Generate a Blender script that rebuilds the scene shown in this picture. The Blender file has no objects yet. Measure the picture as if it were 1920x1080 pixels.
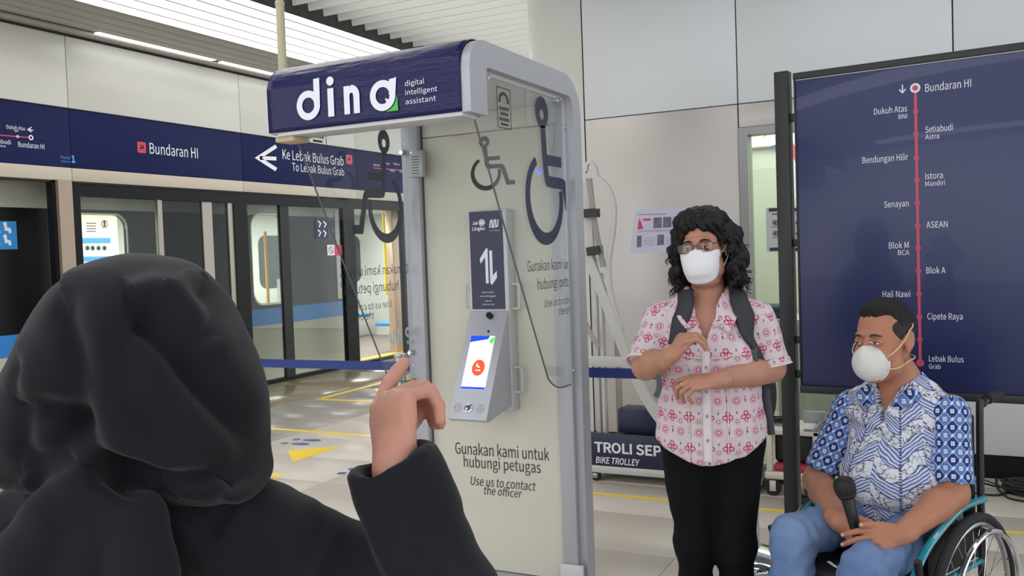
import bpy, bmesh, math, random
import numpy as np
from mathutils import Vector, Matrix
random.seed(7); np.random.seed(7)
SC = bpy.context.scene
COL = SC.collection
PI = math.pi

# ------------------------------------------------------------------ camera
FPX = 1700.0; EYE = 1.5
_yaw, _pit, _rol = math.radians(26.8), math.radians(2.2), math.radians(2.05)
F0 = np.array([-math.sin(_yaw), math.cos(_yaw), 0.0])
R0 = np.array([math.cos(_yaw), math.sin(_yaw), 0.0])
UZ = np.array([0, 0, 1.0])
_fw = math.cos(_pit) * F0 - math.sin(_pit) * UZ
_up = math.sin(_pit) * F0 + math.cos(_pit) * UZ
_cr = math.cos(_rol) * R0 - math.sin(_rol) * _up
_cu = math.cos(_rol) * _up + math.sin(_rol) * R0
CAM = np.array([0, 0, EYE])
cam_data = bpy.data.cameras.new('camera')
cam = bpy.data.objects.new('camera', cam_data); COL.objects.link(cam)
cam_data.sensor_width = 36.0; cam_data.lens = FPX / 1920 * 36.0
cam_data.clip_start = 0.05; cam_data.clip_end = 100
_m = Matrix.Identity(4)
for _i in range(3):
    _m[_i][0] = _cr[_i]; _m[_i][1] = _cu[_i]; _m[_i][2] = -_fw[_i]; _m[_i][3] = CAM[_i]
cam.matrix_world = _m
SC.camera = cam

# ------------------------------------------------------------------ world, lights, exposure
SC.view_settings.view_transform = 'Standard'
SC.view_settings.look = 'None'
SC.view_settings.gamma = 1.0
SC.view_settings.use_curve_mapping = False
SC.view_settings.exposure = 0.0
world = bpy.data.worlds.new('station_air'); SC.world = world
world.use_nodes = True
world.node_tree.nodes['Background'].inputs[0].default_value = (0.93, 0.96, 1.0, 1)
world.node_tree.nodes['Background'].inputs[1].default_value = 1.95

def area(name, loc, sx, sy, power, col=(1, 0.98, 0.94), rot=(0, 0, 0)):
    l = bpy.data.lights.new(name, 'AREA'); l.shape = 'RECTANGLE'; l.size = sx; l.size_y = sy
    l.energy = power; l.color = col
    o = bpy.data.objects.new(name, l); COL.objects.link(o); o.location = loc; o.rotation_euler = rot
    return o
area('platform_ceiling_light', (-4.1, 7.5, 4.22), 2.0, 9, 230, (1, 0.98, 0.93))
area('concourse_ceiling_light', (-1.2, 1.5, 3.65), 4.5, 0.35, 34, (0.97, 0.98, 1))
area('concourse_ceiling_light', (0.6, 4.0, 3.65), 4.5, 0.35, 34, (0.97, 0.98, 1))
area('concourse_ceiling_light', (-0.6, -1.2, 3.65), 4.5, 0.35, 34, (0.97, 0.98, 1))
area('room_ceiling_light', (-0.7, 7.4, 2.65), 2.4, 1.2, 44, (1, 1, 0.97))
area('train_ceiling_light', (-9.3, 9.5, 2.3), 0.35, 9, 330, (1, 1, 0.97))

# ------------------------------------------------------------------ helpers
def ray(x, y): return _fw + _cr * (x - 960) / FPX - _cu * (y - 540) / FPX
def ax(x, y, X): r = ray(x, y); return CAM + r * X / r[0]
def ay(x, y, Y): r = ray(x, y); return CAM + r * Y / r[1]
def az(x, y, z=0.0): r = ray(x, y); return CAM + r * (z - EYE) / r[2]
def P(x, y, d): r = ray(x, y); return CAM + r * d / (r @ F0)

def lin(c):
    if isinstance(c, str):
        c = c.lstrip('#'); c = [int(c[i:i + 2], 16) / 255 for i in (0, 2, 4)]
    return tuple((v / 12.92 if v <= 0.04045 else ((v + 0.055) / 1.055) ** 2.4) for v in c) + (1.0,)

class E:
    """a value socket in a node tree with arithmetic"""
    T = None
    def __init__(s, v): s.v = v
    @staticmethod
    def m(op, *a, clamp=False):
        n = E.T.nodes.new('ShaderNodeMath'); n.operation = op; n.use_clamp = clamp
        for i, x in enumerate(a):
            if isinstance(x, E): x = x.v
            if isinstance(x, (int, float)): n.inputs[i].default_value = x
            else: E.T.links.new(x, n.inputs[i])
        return E(n.outputs[0])
    def __add__(s, o): return E.m('ADD', s, o)
    __radd__ = __add__
    def __sub__(s, o): return E.m('SUBTRACT', s, o)
    def __rsub__(s, o): return E.m('SUBTRACT', o, s)
    def __mul__(s, o): return E.m('MULTIPLY', s, o)
    __rmul__ = __mul__
    def __truediv__(s, o): return E.m('DIVIDE', s, o)
def esin(a): return E.m('SINE', a)
def eabs(a): return E.m('ABSOLUTE', a)
def efr(a): return E.m('FRACT', a)
def efl(a): return E.m('FLOOR', a)
def emin(a, b): return E.m('MINIMUM', a, b)
def emax(a, b): return E.m('MAXIMUM', a, b)
def elen(a, b): return E.m('SQRT', a * a + b * b)
def eat(a, b): return E.m('ARCTAN2', a, b)
def elt(a, b, soft=0.0006): return E.m('ADD', (b - a) / soft * 0.5, 0.5, clamp=True)   # 1 where a<b
def ecol(f, c0, c1):
    n = E.T.nodes.new('ShaderNodeMix'); n.data_type = 'RGBA'
    f = f.v if isinstance(f, E) else f
    if isinstance(f, float): n.inputs[0].default_value = f
    else: E.T.links.new(f, n.inputs[0])
    for k, c in ((6, c0), (7, c1)):
        if isinstance(c, (str, tuple, list)): n.inputs[k].default_value = lin(c)
        else: E.T.links.new(c, n.inputs[k])
    return n.outputs[2]
def enoise(vec, scale, detail=2.0, rough=0.5, color=False):
    n = E.T.nodes.new('ShaderNodeTexNoise'); n.inputs['Scale'].default_value = scale
    n.inputs['Detail'].default_value = detail; n.inputs['Roughness'].default_value = rough
    if vec is not None: E.T.links.new(vec, n.inputs['Vector'])
    return E(n.outputs['Fac'])

def mat(name, color, rough=0.5, metal=0.0, var=0.0, vscale=4.0, stretch=(1, 1, 1), bump=0.0, bscale=40.0, emit=0.0,
        spec=0.5, sheen=0.0, coat=0.0, trans=0.0, sss=0.0, pattern=None, ecolor=None):
    m = bpy.data.materials.new(name); m.use_nodes = True
    t = m.node_tree; b = t.nodes['Principled BSDF']; E.T = t
    b.inputs['Base Color'].default_value = lin(color)
    b.inputs['Roughness'].default_value = rough; b.inputs['Metallic'].default_value = metal
    b.inputs['Specular IOR Level'].default_value = spec
    b.inputs['Coat Weight'].default_value = coat
    b.inputs['Sheen Weight'].default_value = sheen
    b.inputs['Subsurface Weight'].default_value = sss
    if sss: b.inputs['Subsurface Radius'].default_value = (0.012, 0.005, 0.003)
    if sss: b.inputs['Subsurface Scale'].default_value = 1.0
    tc = t.nodes.new('ShaderNodeTexCoord'); mp = t.nodes.new('ShaderNodeMapping')
    mp.inputs['Scale'].default_value = stretch
    t.links.new(tc.outputs['Object'], mp.inputs['Vector'])
    if pattern:
        t.links.new(pattern(mp.outputs[0]), b.inputs['Base Color'])
    elif var > 0:
        n = enoise(mp.outputs[0], vscale, 4.0, 0.6)
        c = lin(color)
        f = E.m('MULTIPLY_ADD', n, 2 * var, 1 - var)
        h = t.nodes.new('ShaderNodeMix'); h.data_type = 'RGBA'; h.blend_type = 'MULTIPLY'
        h.inputs[0].default_value = 1.0; h.inputs[6].default_value = c
        cc = t.nodes.new('ShaderNodeCombineColor')
        for i in range(3): t.links.new(f.v, cc.inputs[i])
        t.links.new(cc.outputs[0], h.inputs[7]); t.links.new(h.outputs[2], b.inputs['Base Color'])
    if bump > 0:
        n = enoise(mp.outputs[0], bscale, 4.0, 0.6)
        bp = t.nodes.new('ShaderNodeBump'); bp.inputs['Strength'].default_value = 1.0
        bp.inputs['Distance'].default_value = bump
        t.links.new(n.v, bp.inputs['Height']); t.links.new(bp.outputs[0], b.inputs['Normal'])
    if emit > 0:
        b.inputs['Emission Color'].default_value = lin(ecolor or color)
        b.inputs['Emission Strength'].default_value = emit
    return m

def glass(name, tint='#ffffff', refl=1.0, dark=0.0, rough=0.0):
    """thin clear sheet: transparent with a Fresnel reflection"""
    m = bpy.data.materials.new(name); m.use_nodes = True
    t = m.node_tree; t.nodes.clear()
    o = t.nodes.new('ShaderNodeOutputMaterial'); tr = t.nodes.new('ShaderNodeBsdfTransparent')
    gl = t.nodes.new('ShaderNodeBsdfGlossy'); gl.inputs['Roughness'].default_value = rough
    mx = t.nodes.new('ShaderNodeMixShader'); fr = t.nodes.new('ShaderNodeLayerWeight'); fr.inputs[0].default_value = 0.5
    pw = t.nodes.new('ShaderNodeMath'); pw.operation = 'POWER'; pw.inputs[1].default_value = 4.0
    mu = t.nodes.new('ShaderNodeMath'); mu.operation = 'MULTIPLY_ADD'; mu.inputs[1].default_value = 0.9; mu.inputs[2].default_value = 0.035 * refl
    tr.inputs[0].default_value = lin(tint)
    t.links.new(fr.outputs['Facing'], pw.inputs[0]); t.links.new(pw.outputs[0], mu.inputs[0]); t.links.new(mu.outputs[0], mx.inputs[0])
    t.links.new(tr.outputs[0], mx.inputs[1]); t.links.new(gl.outputs[0], mx.inputs[2])
    t.links.new(mx.outputs[0], o.inputs[0])
    return m

ROOT = {}
def props(o, label=None, cat=None, group=None, kind=None):
    if label: o['label'] = label
    if cat: o['category'] = cat
    if group: o['group'] = group
    if kind: o['kind'] = kind
    return o
def thing(name, label, cat, loc=(0, 0, 0), group=None, kind=None):
    o = bpy.data.objects.new(name, None); COL.objects.link(o); o.empty_display_size = 0.1
    o.location = Vector([float(v) for v in loc]); ROOT[o.name] = Vector(o.location)
    return props(o, label, cat, group, kind)
def put(name, me, m, parent=None, label=None, cat=None, group=None, kind=None, smooth=False):
    """link a mesh whose vertices are in world space"""
    me.name = name
    if m is not None:
        me.materials.clear()
        for x in (m if isinstance(m, (list, tuple)) else [m]): me.materials.append(x)
    if smooth: me.shade_smooth()
    o = bpy.data.objects.new(name, me); COL.objects.link(o)
    n = len(me.vertices); co = np.empty(n * 3, np.float32); me.vertices.foreach_get('co', co); co = co.reshape(-1, 3)
    if parent is not None:
        L = ROOT[parent.name]; me.transform(Matrix.Translation(-L)); o.parent = parent; ROOT[o.name] = L
    else:
        lo, hi = co.min(0), co.max(0)
        L = Vector(((lo[0] + hi[0]) / 2, (lo[1] + hi[1]) / 2, float(lo[2])))
        me.transform(Matrix.Translation(-L)); o.location = L; ROOT[o.name] = L
    return props(o, label, cat, group, kind)

class MB:
    def __init__(s): s.v = []; s.f = []
    def add(s, vs, fs):
        n = len(s.v); s.v += [tuple(float(c) for c in v) for v in vs]; s.f += [tuple(i + n for i in f) for f in fs]; return s
    def box(s, lo, hi):
        (a, b, c), (d, e, f) = lo, hi
        return s.add([(a, b, c), (d, b, c), (d, e, c), (a, e, c), (a, b, f), (d, b, f), (d, e, f), (a, e, f)],
                     [(0, 3, 2, 1), (4, 5, 6, 7), (0, 1, 5, 4), (1, 2, 6, 5), (2, 3, 7, 6), (3, 0, 4, 7)])
    def obox(s, c, ux, uy, uz):
        """box from centre and half-axis vectors"""
        c, ux, uy, uz = map(np.array, (c, ux, uy, uz))
        vs = [c + a * ux + b * uy + e * uz for e in (-1, 1) for a, b in ((-1, -1), (1, -1), (1, 1), (-1, 1))]
        return s.add(vs, [(0, 3, 2, 1), (4, 5, 6, 7), (0, 1, 5, 4), (1, 2, 6, 5), (2, 3, 7, 6), (3, 0, 4, 7)])
    def tube(s, pts, r, n=10, closed=False, flat=None):
        """swept tube; r number or list; flat=(scale along side, fixed normal)"""
        pts = [np.array(p, float) for p in pts]; k = len(pts)
        rr = r if hasattr(r, '__len__') else [r] * k
        prev = None; rings = []
        for i in range(k):
            if closed: t = pts[(i + 1) % k] - pts[i - 1]
            else: t = pts[min(i + 1, k - 1)] - pts[max(i - 1, 0)]
            t = t / (np.linalg.norm(t) + 1e-9)
            if prev is None:
                a = np.array([0, 0, 1.0]) if abs(t[2]) < 0.9 else np.array([1.0, 0, 0])
            else: a = prev
            if flat is not None: a = np.array(flat[1], float)
            u = a - t * (a @ t); u /= (np.linalg.norm(u) + 1e-9); prev = u; w = np.cross(t, u)
            fu = flat[0] if flat is not None else 1.0
            rings.append([pts[i] + rr[i] * (fu * math.cos(2 * PI * j / n) * u + math.sin(2 * PI * j / n) * w) for j in range(n)])
        vs = [p for q in rings for p in q]; fs = []
        m = k if closed else k - 1
        for i in range(m):
            for j in range(n):
                a, b = i * n + j, i * n + (j + 1) % n; c = ((i + 1) % k) * n
                fs.append((a, b, c + (j + 1) % n, c + j))
        if not closed: fs += [tuple(range(n))[::-1], tuple((k - 1) * n + j for j in range(n))]
        return s.add(vs, fs)
    def lathe(s, c, prof, n=24, axis=(0, 0, 1)):
        """profile of (radius, height) about axis through c"""
        c = np.array(c, float); ax_ = np.array(axis, float); ax_ /= np.linalg.norm(ax_)
        a = np.array([1.0, 0, 0]) if abs(ax_[0]) < 0.9 else np.array([0, 1.0, 0])
        u = a - ax_ * (a @ ax_); u /= np.linalg.norm(u); w = np.cross(ax_, u)
        vs = [c + h * ax_ + r * (math.cos(2 * PI * j / n) * u + math.sin(2 * PI * j / n) * w) for r, h in prof for j in range(n)]
        fs = [(i * n + j, i * n + (j + 1) % n, (i + 1) * n + (j + 1) % n, (i + 1) * n + j) for i in range(len(prof) - 1) for j in range(n)]
        fs += [tuple(range(n))[::-1], tuple((len(prof) - 1) * n + j for j in range(n))]
        return s.add(vs, fs)
    def grid(s, fn, nu, nv, closeu=False):
        vs = [fn(i / (nu if closeu else nu - 1), j / (nv - 1)) for j in range(nv) for i in range(nu)]
        fs = []
        for j in range(nv - 1):
            for i in range(nu if closeu else nu - 1):
                fs.append((j * nu + i, j * nu + (i + 1) % nu, (j + 1) * nu + (i + 1) % nu, (j + 1) * nu + i))
        return s.add(vs, fs)
    def mesh(s, name='m'):
        me = bpy.data.meshes.new(name); me.from_pydata(s.v, [], s.f); me.update(); return me

def fixn(me):
    bm = bmesh.new(); bm.from_mesh(me); bmesh.ops.recalc_face_normals(bm, faces=bm.faces); bm.to_mesh(me); bm.free(); return me
def sharp(me, deg=35):
    me.shade_smooth()
    try: me.set_sharp_from_angle(angle=math.radians(deg))
    except Exception: pass
    return me
def bevel(me, w, seg=2):
    bm = bmesh.new(); bm.from_mesh(me)
    bmesh.ops.recalc_face_normals(bm, faces=bm.faces)
    ed = [e for e in bm.edges if len(e.link_faces) == 2 and e.calc_face_angle() > 0.5]
    bmesh.ops.bevel(bm, geom=ed, offset=w, segments=seg, profile=0.5, affect='EDGES')
    bm.to_mesh(me); bm.free(); return sharp(me, 50)
def boxm(lo, hi, bv=0.0):
    lo2 = [min(a, b) for a, b in zip(lo, hi)]; hi2 = [max(a, b) for a, b in zip(lo, hi)]
    me = MB().box(lo2, hi2).mesh()
    return bevel(me, bv) if bv else me

class Plane:
    """a flat face in the world: origin, u (reading direction), v (up), n = u x v towards the reader"""
    def __init__(s, o, u, v=(0, 0, 1)):
        s.o = np.array(o, float); s.u = np.array(u, float); s.u /= np.linalg.norm(s.u)
        v = np.array(v, float); v = v - s.u * (v @ s.u); s.v = v / np.linalg.norm(v); s.n = np.cross(s.u, s.v)
    def px(s, x, y):
        """(u, v) of where the ray of a pixel meets the plane"""
        r = ray(x, y); t = ((s.o - CAM) @ s.n) / (r @ s.n); p = CAM + r * t - s.o
        return (float(p @ s.u), float(p @ s.v))
    def w(s, a, b, c=0.0): return s.o + a * s.u + b * s.v + c * s.n
    def mat(s, c=0.0):
        m = Matrix.Identity(4)
        for i in range(3):
            m[i][0] = s.u[i]; m[i][1] = s.v[i]; m[i][2] = s.n[i]; m[i][3] = s.o[i] + c * s.n[i]
        return m
def eval_curve(cu):
    o = bpy.data.objects.new('tmp', cu); COL.objects.link(o)
    dg = bpy.context.evaluated_depsgraph_get(); dg.update()
    me = bpy.data.meshes.new_from_object(o.evaluated_get(dg)); bpy.data.objects.remove(o); bpy.data.curves.remove(cu)
    return me
def plate(pl, outlines, th=0.002, off=0.0):
    """flat plate with holes: outlines [(u,v)..] lists on plane pl; back face at off, thickness th"""
    cu = bpy.data.curves.new('c', 'CURVE'); cu.dimensions = '2D'; cu.fill_mode = 'BOTH'; cu.extrude = th / 2
    for pts in outlines:
        sp = cu.splines.new('POLY'); sp.points.add(len(pts) - 1)
        for i, p in enumerate(pts): sp.points[i].co = (p[0], p[1], 0, 1)
        sp.use_cyclic_u = True
    me = eval_curve(cu); me.transform(pl.mat(off + th / 2)); return me
def rrect(a, b, c, d, r, n=6):
    """rounded rectangle u a..c, v b..d"""
    out = []
    for cx, cy, t0 in ((c - r, d - r, 0), (a + r, d - r, 90), (a + r, b + r, 180), (c - r, b + r, 270)):
        for i in range(n + 1):
            t = math.radians(t0 + 90 * i / n); out.append((cx + r * math.cos(t), cy + r * math.sin(t)))
    return out
def rect(a, b, c, d): return [(a, b), (c, b), (c, d), (a, d)]
def circ(x, y, r, n=28, ry=None): return [(x + r * math.cos(2 * PI * i / n), y + (ry or r) * math.sin(2 * PI * i / n)) for i in range(n)]
def stroke(pts, w, n=1):
    """outline of a polyline of width w (number or list)"""
    pts = [np.array(p, float) for p in pts]; k = len(pts); L = []; R = []
    ww = w if hasattr(w, '__len__') else [w] * k
    for i in range(k):
        d0 = pts[i] - pts[i - 1] if i else pts[1] - pts[0]
        d1 = pts[i + 1] - pts[i] if i < k - 1 else d0
        d0 = d0 / np.linalg.norm(d0); d1 = d1 / np.linalg.norm(d1)
        t = d0 + d1; t /= np.linalg.norm(t) + 1e-9; nn = np.array([-t[1], t[0]])
        s_ = 1 / max(0.5, abs(nn @ np.array([-d0[1], d0[0]])))
        L.append(tuple(pts[i] + nn * ww[i] / 2 * s_)); R.append(tuple(pts[i] - nn * ww[i] / 2 * s_))
    return L + R[::-1]
def smooth_path(pts, n=6, closed=False):
    pts = [np.array(p, float) for p in pts]; k = len(pts); out = []
    for i in range(k if closed else k - 1):
        p0 = pts[i - 1] if (closed or i) else pts[0]; p1 = pts[i]; p2 = pts[(i + 1) % k]
        p3 = pts[(i + 2) % k] if (closed or i + 2 < k) else p2
        for j in range(n):
            t = j / n
            out.append(0.5 * (2 * p1 + (p2 - p0) * t + (2 * p0 - 5 * p1 + 4 * p2 - p3) * t * t + (3 * p1 - p0 - 3 * p2 + p3) * t ** 3))
    if not closed: out.append(pts[-1])
    return out
FONT = None
try:
    _fp = bpy.utils.system_resource('DATAFILES', path='fonts') + '/Noto Sans CJK Regular.woff2'
    FONT = bpy.data.fonts.load(_fp)
except Exception: FONT = None
_cap = []
def capheight():
    if not _cap:
        cu = bpy.data.curves.new('t', 'FONT'); cu.body = 'H'; cu.size = 1.0
        if FONT: cu.font = FONT
        me = eval_curve(cu); ys = [v.co.y for v in me.vertices]; _cap.append((max(ys) - min(ys)) if ys else 0.7); bpy.data.meshes.remove(me)
    return _cap[0]
def textm(pl, s, u0, v0, u1=None, height=0.03, align='LEFT', bold=0.0, shear=0.0, th=0.0012, off=0.0, flip=False):
    """text with baseline start (u0,v0), stretched to end at u1; height = cap height"""
    cu = bpy.data.curves.new('t', 'FONT'); cu.body = s; cu.size = 1.0; cu.offset = bold; cu.shear = shear
    cu.extrude = 0.0; cu.resolution_u = 3
    if FONT: cu.font = FONT
    me = eval_curve(cu)
    n = len(me.vertices); co = np.empty(n * 3, np.float32); me.vertices.foreach_get('co', co); co = co.reshape(-1, 3)
    w = co[:, 0].max() - co[:, 0].min(); x0 = co[:, 0].min(); cap = capheight()
    sx = (abs(u1 - u0) / w) if u1 is not None else height / cap * 0.86
    sy = height / cap
    co[:, 0] = (co[:, 0] - x0) * sx; wid = w * sx
    if flip: co[:, 0] = -co[:, 0]
    a = u0 if (align == 'LEFT' or u1 is not None) else (u0 - wid if align == 'RIGHT' else u0 - wid / 2)
    co[:, 0] += a; co[:, 1] = co[:, 1] * sy + v0; co[:, 2] = off + th
    me.vertices.foreach_set('co', co.ravel()); me.transform(pl.mat()); me.update()
    return me
def join(meshes):
    bm = bmesh.new()
    for m in meshes: bm.from_mesh(m)
    me = bpy.data.meshes.new('j'); bm.to_mesh(me); bm.free()
    for m in meshes: bpy.data.meshes.remove(m)
    return me
def puts(name, meshes, m, parent):
    for k in meshes: o = put(name, k, m, parent)
    return o
# text placed by where its two ends and its height read in the photograph, on a real plane
def ptext(pl, s, xa, ya, xb, yb, hpx, bold=0.0, shear=0.0, off=0.0, flip=False):
    a = pl.px(xa, ya); b = pl.px(xb, yb); c = pl.px(xa, ya - hpx)
    return textm(pl, s, a[0], (a[1] + b[1]) / 2, b[0], abs(c[1] - a[1]), bold=bold, shear=shear, off=off, flip=flip)

# ------------------------------------------------------------------ shared materials
M = {}
M['white_panel'] = mat('white_wall_panel', '#c9c9c2', 0.32, var=0.03, vscale=0.8)
M['grey_panel'] = mat('grey_wall_panel', '#d0d3d4', 0.42, 0.1, var=0.04, vscale=0.7)
M['joint'] = mat('dark_joint', '#3a3a3a', 0.8)
M['beige_metal'] = mat('beige_fascia_metal', '#b9b0a2', 0.45, 0.1, var=0.03)
M['navy'] = mat('navy_sign_vinyl', '#161e4c', 0.65, var=0.06, vscale=2, spec=.15)
M['black'] = mat('black_frame', '#101113', 0.5, spec=.2)
M['white_print'] = mat('white_print', '#e4e6ee', 0.5)
M['navy_print'] = mat('navy_print', '#232544', 0.45)
M['steel'] = mat('brushed_steel', '#b5b6b8', 0.28, 0.9, var=0.08, vscale=8, stretch=(1, 1, 12))
M['chrome'] = mat('chrome', '#d8dade', 0.12, 1.0)
M['grey_paint'] = mat('grey_painted_steel', '#aeafb5', 0.42, 0.25, var=0.02)
M['tile_white'] = mat('pale_floor_tile', '#bdb4ab', 0.36)
M['tile_grey'] = mat('grey_floor_tile', '#8a8580', 0.34, var=0.06, vscale=3)
M['tile_bronze'] = mat('taupe_edge_tile', '#857a66', 0.25, 0.2, var=0.08, vscale=2)
M['yellow'] = mat('yellow_tape', '#e6c51a', 0.35, var=0.03)
M['blue_sticker'] = mat('blue_sticker', '#38488f', 0.45)
M['red'] = mat('red_print', '#c9304a', 0.45)
M['cream_panel'] = mat('cream_kiosk_panel', '#cfccbd', 0.5, var=0.02)
M['white_paint'] = mat('white_painted_steel', '#c6c6c6', 0.35, var=0.02)
M['clear'] = glass('clear_acrylic', '#fafcfb', 0.9)
M['psd_glass'] = glass('platform_door_glass', '#eef1ee', 0.4)
M['edge'] = mat('acrylic_cut_edge', '#5b5e62', 0.3)
M['rubber'] = mat('black_rubber', '#1c1c1d', 0.75, bump=0.0006, bscale=300)
M['black_plastic'] = mat('black_plastic', '#151516', 0.4)

# ================================================================== SETTING
# ---- floor: slab, tiles, markings
fl = thing('floor', None, None, (0, 0, 0), kind='structure')
put('floor_slab', boxm((-7.68, -4, -0.2), (7, 16, -0.012)), mat('floor_grout', '#6d6963', 0.8, var=0.05), fl)
X0, DX, Y0, DY = -5.22, 1.31, 4.82, 0.62
def tile_mesh(w, h): return bevel(boxm((0.0015, 0.0015, -0.012), (w - 0.0015, h - 0.0015, 0.0)), 0.0012, 1)
tw = tile_mesh(DX, DY); tg = tile_mesh(1.23, DY); tb = tile_mesh(1.23, 1.24)
for me, m in ((tw, 'tile_white'), (tg, 'tile_grey'), (tb, 'tile_bronze')): me.materials.append(M[m])
def instance(name, me, loc, parent):
    o = bpy.data.objects.new(name, me); COL.objects.link(o); o.location = Vector(loc) - ROOT[parent.name]; o.parent = parent; return o
for i in range(0, 9):
    for j in range(-12, 17):
        if i > 5 and j > 4: continue
        instance('floor_tile', tw, (X0 + i * DX, Y0 + j * DY, 0), fl)
for j in range(-10, 17): instance('grey_floor_tile', tg, (X0 - 1.23, Y0 + j * DY, 0), fl)
for j in range(-5, 9): instance('platform_edge_tile', tb, (X0 - 2.46, Y0 + j * 1.24, 0), fl)
GP = Plane((0, 0, 0), (1, 0, 0), (0, 1, 0))
def gpx(*pts): return [GP.px(x, y) for x, y in pts]
def floor_mark(name, pts, m, zz=0.0008): return put(name, plate(GP, [pts], 0.0006, zz - 0.0006 + 0.0002), m, fl)
def tape(a, b, w=0.055, nm='yellow_tape'): floor_mark(nm, stroke([a, b], w), M['yellow'])
tape((-6.1, 6.24), (-4.0, 6.24), 0.06)
tape((-6.29, 7.72), (-6.37, 10.6), 0.07); tape((-6.29, 7.72), (-3.9, 7.86), 0.07)
tape((-6.37, 9.35), (-4.4, 9.35), 0.07)
tape((-5.2, 4.865), (-4.32, 4.865), 0.1)
tape((-2.7, 5.16), (2.2, 5.16), 0.045)
floor_mark('yellow_arrow', gpx((539, 845), (549, 866), (641, 837)), M['yellow'])
floor_mark('yellow_arrow', gpx((700, 729), (720, 741), (775, 728), (768, 724)), M['yellow'])
def foot(cx, cy, ang):
    ca, sa = math.cos(ang), math.sin(ang)
    def tr(pts): return [(cx + ca * x - sa * y, cy + sa * x + ca * y) for x, y in pts]
    sole = [(0.045 * math.cos(t) * (1.0 if math.sin(t) > 0 else 0.8), 0.09 * math.sin(t) + 0.05) for t in np.linspace(0, 2 * PI, 20, endpoint=False)]
    heel = [(0.036 * math.cos(t), 0.035 * math.sin(t) - 0.10) for t in np.linspace(0, 2 * PI, 14, endpoint=False)]
    put('footprint_sticker', join([plate(GP, [tr(sole)], 0.0006, 0.0003), plate(GP, [tr(heel)], 0.0006, 0.0003)]), M['blue_sticker'], fl)
for (x, y), (x2, y2) in (((553, 832), (575, 825)), ((664, 889), (684, 881)), ((775, 745), (787, 741))):
    a = GP.px(x, y); b = GP.px(x2, y2)
    foot(a[0], a[1], math.radians(-85)); foot(b[0], b[1], math.radians(-85))

# ---- left wall: platform screen wall
XL = -7.7
WL = Plane((XL, 0, 0), (0, 1, 0))            # seen from +X: reading direction is +Y
wl = thing('wall_left', None, None, (XL, 8, 0), kind='structure')
ZC = 3.75
seams = [-0.9, 1.38, 3.66, 5.94, 8.25, 10.5, 12.8, 15.0]
put('wall_core', boxm((XL - 0.12, -2, 2.33), (XL - 0.02, 16, 4.1)), M['joint'], wl)
for a, b in zip(seams[:-1], seams[1:]):
    put('wall_panel', boxm((XL - 0.02, a + 0.004, 3.045), (XL, b - 0.004, ZC - 0.02), 0.002), M['white_panel'], wl)
    put('sign_panel', boxm((XL - 0.02, a + 0.003, 2.475), (XL, b - 0.003, 3.035), 0.002), M['navy'], wl)
    put('fascia_panel', boxm((XL - 0.03, a + 0.003, 2.345), (XL, b - 0.003, 2.47), 0.002), M['beige_metal'], wl)
put('sign_trim', boxm((XL - 0.02, -0.9, 3.035), (XL + 0.004, 15, 3.045)), M['black'], wl)
wp = WL.px
def wtext(*a, **k): return ptext(WL, *a, off=0.001, **k)
puts('sign_lettering', ([wtext('Bundaran HI', 281, 291, 371, 294, 20), wtext('Ke Lebak Bulus Grab', 530, 302, 644, 307, 18),
     wtext('To Lebak Bulus Grab', 548, 322, 645, 328, 15),
     wtext('Dukuh Atas', 12, 241, 47, 245, 7), wtext('BNI', 27, 247, 34, 248, 4),
     wtext('Bundaran HI', 34, 275, 83, 280, 9.5), wtext('Setiabudi', -20, 268, 20, 270, 8), wtext('Astra', -6, 275, 10, 276, 4),
     wtext('Dukuh Atas', 700, 311, 712, 312, 4), wtext('Setiabudi', 717, 308, 730, 309, 4), wtext('Istora', 738, 309, 749, 310, 4),
     wtext('Senayan', 731, 321, 740, 322, 4), wtext('Blok M', 749, 323, 757, 324, 4)]), M['white_print'], wl)
def wpoly(pts): return plate(WL, [[wp(x, y) for x, y in pts]], 0.001, 0.0005)
def warrow(x0, x1, y, h, w):
    m = (x0 + h * 0.42)
    return [wpoly(stroke([(x0 + 3, y), (x1, y + 1.5)], w)), wpoly(stroke([(m + h * .35, y - h / 2), (x0, y), (m + h * .35, y + h / 2)], w))]
put('sign_arrow', join(warrow(484, 518, 296, 44, 7) + warrow(52, 62, 243, 9, 1.8)), M['white_print'], wl)
def ring_px(pl, x, y, r0, r1, off=0.0006):
    c = pl.px(x, y); return plate(pl, [circ(c[0], c[1], r1), circ(c[0], c[1], r0)], 0.001, off)
put('route_line', join([wpoly(stroke([(-5, 253), (56, 258)], 2.2)), wpoly(stroke([(700, 315), (765, 320)], 1.5)),
                        plate(WL, [rrect(*wp(258, 286), *wp(273, 267), 0.02)], 0.001, 0.0005),
                        plate(WL, [rrect(*wp(649, 307), *wp(660, 291), 0.02)], 0.001, 0.0005)]), M['red'], wl)
put('route_stop', join([ring_px(WL, 58, 258, 0.013, 0.024), ring_px(WL, 33, 256, 0.006, 0.013)]), M['white_print'], wl)
def badge(x, y, s):
    u, v = wp(x, y)
    return join([plate(WL, [stroke([(u - s, v + s), (u + s, v + s), (u + s, v - s), (u - s, v - s), (u - s, v), (u + s, v)], s * 0.5)], 0.001, 0.002)])
puts('badge_letter', ([badge(265.5, 276.5, 0.02), badge(654.5, 299, 0.02)]), M['navy'], wl)
puts('platform_number', ([wtext('Peron', 114, 298, 131, 299, 6), wtext('Platform', 114, 304, 131, 305, 3.5), wtext('1', 134, 304, 141, 305, 12, bold=0.02)]),
    mat('light_blue_print', '#3f9be0', 0.5), wl)

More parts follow.
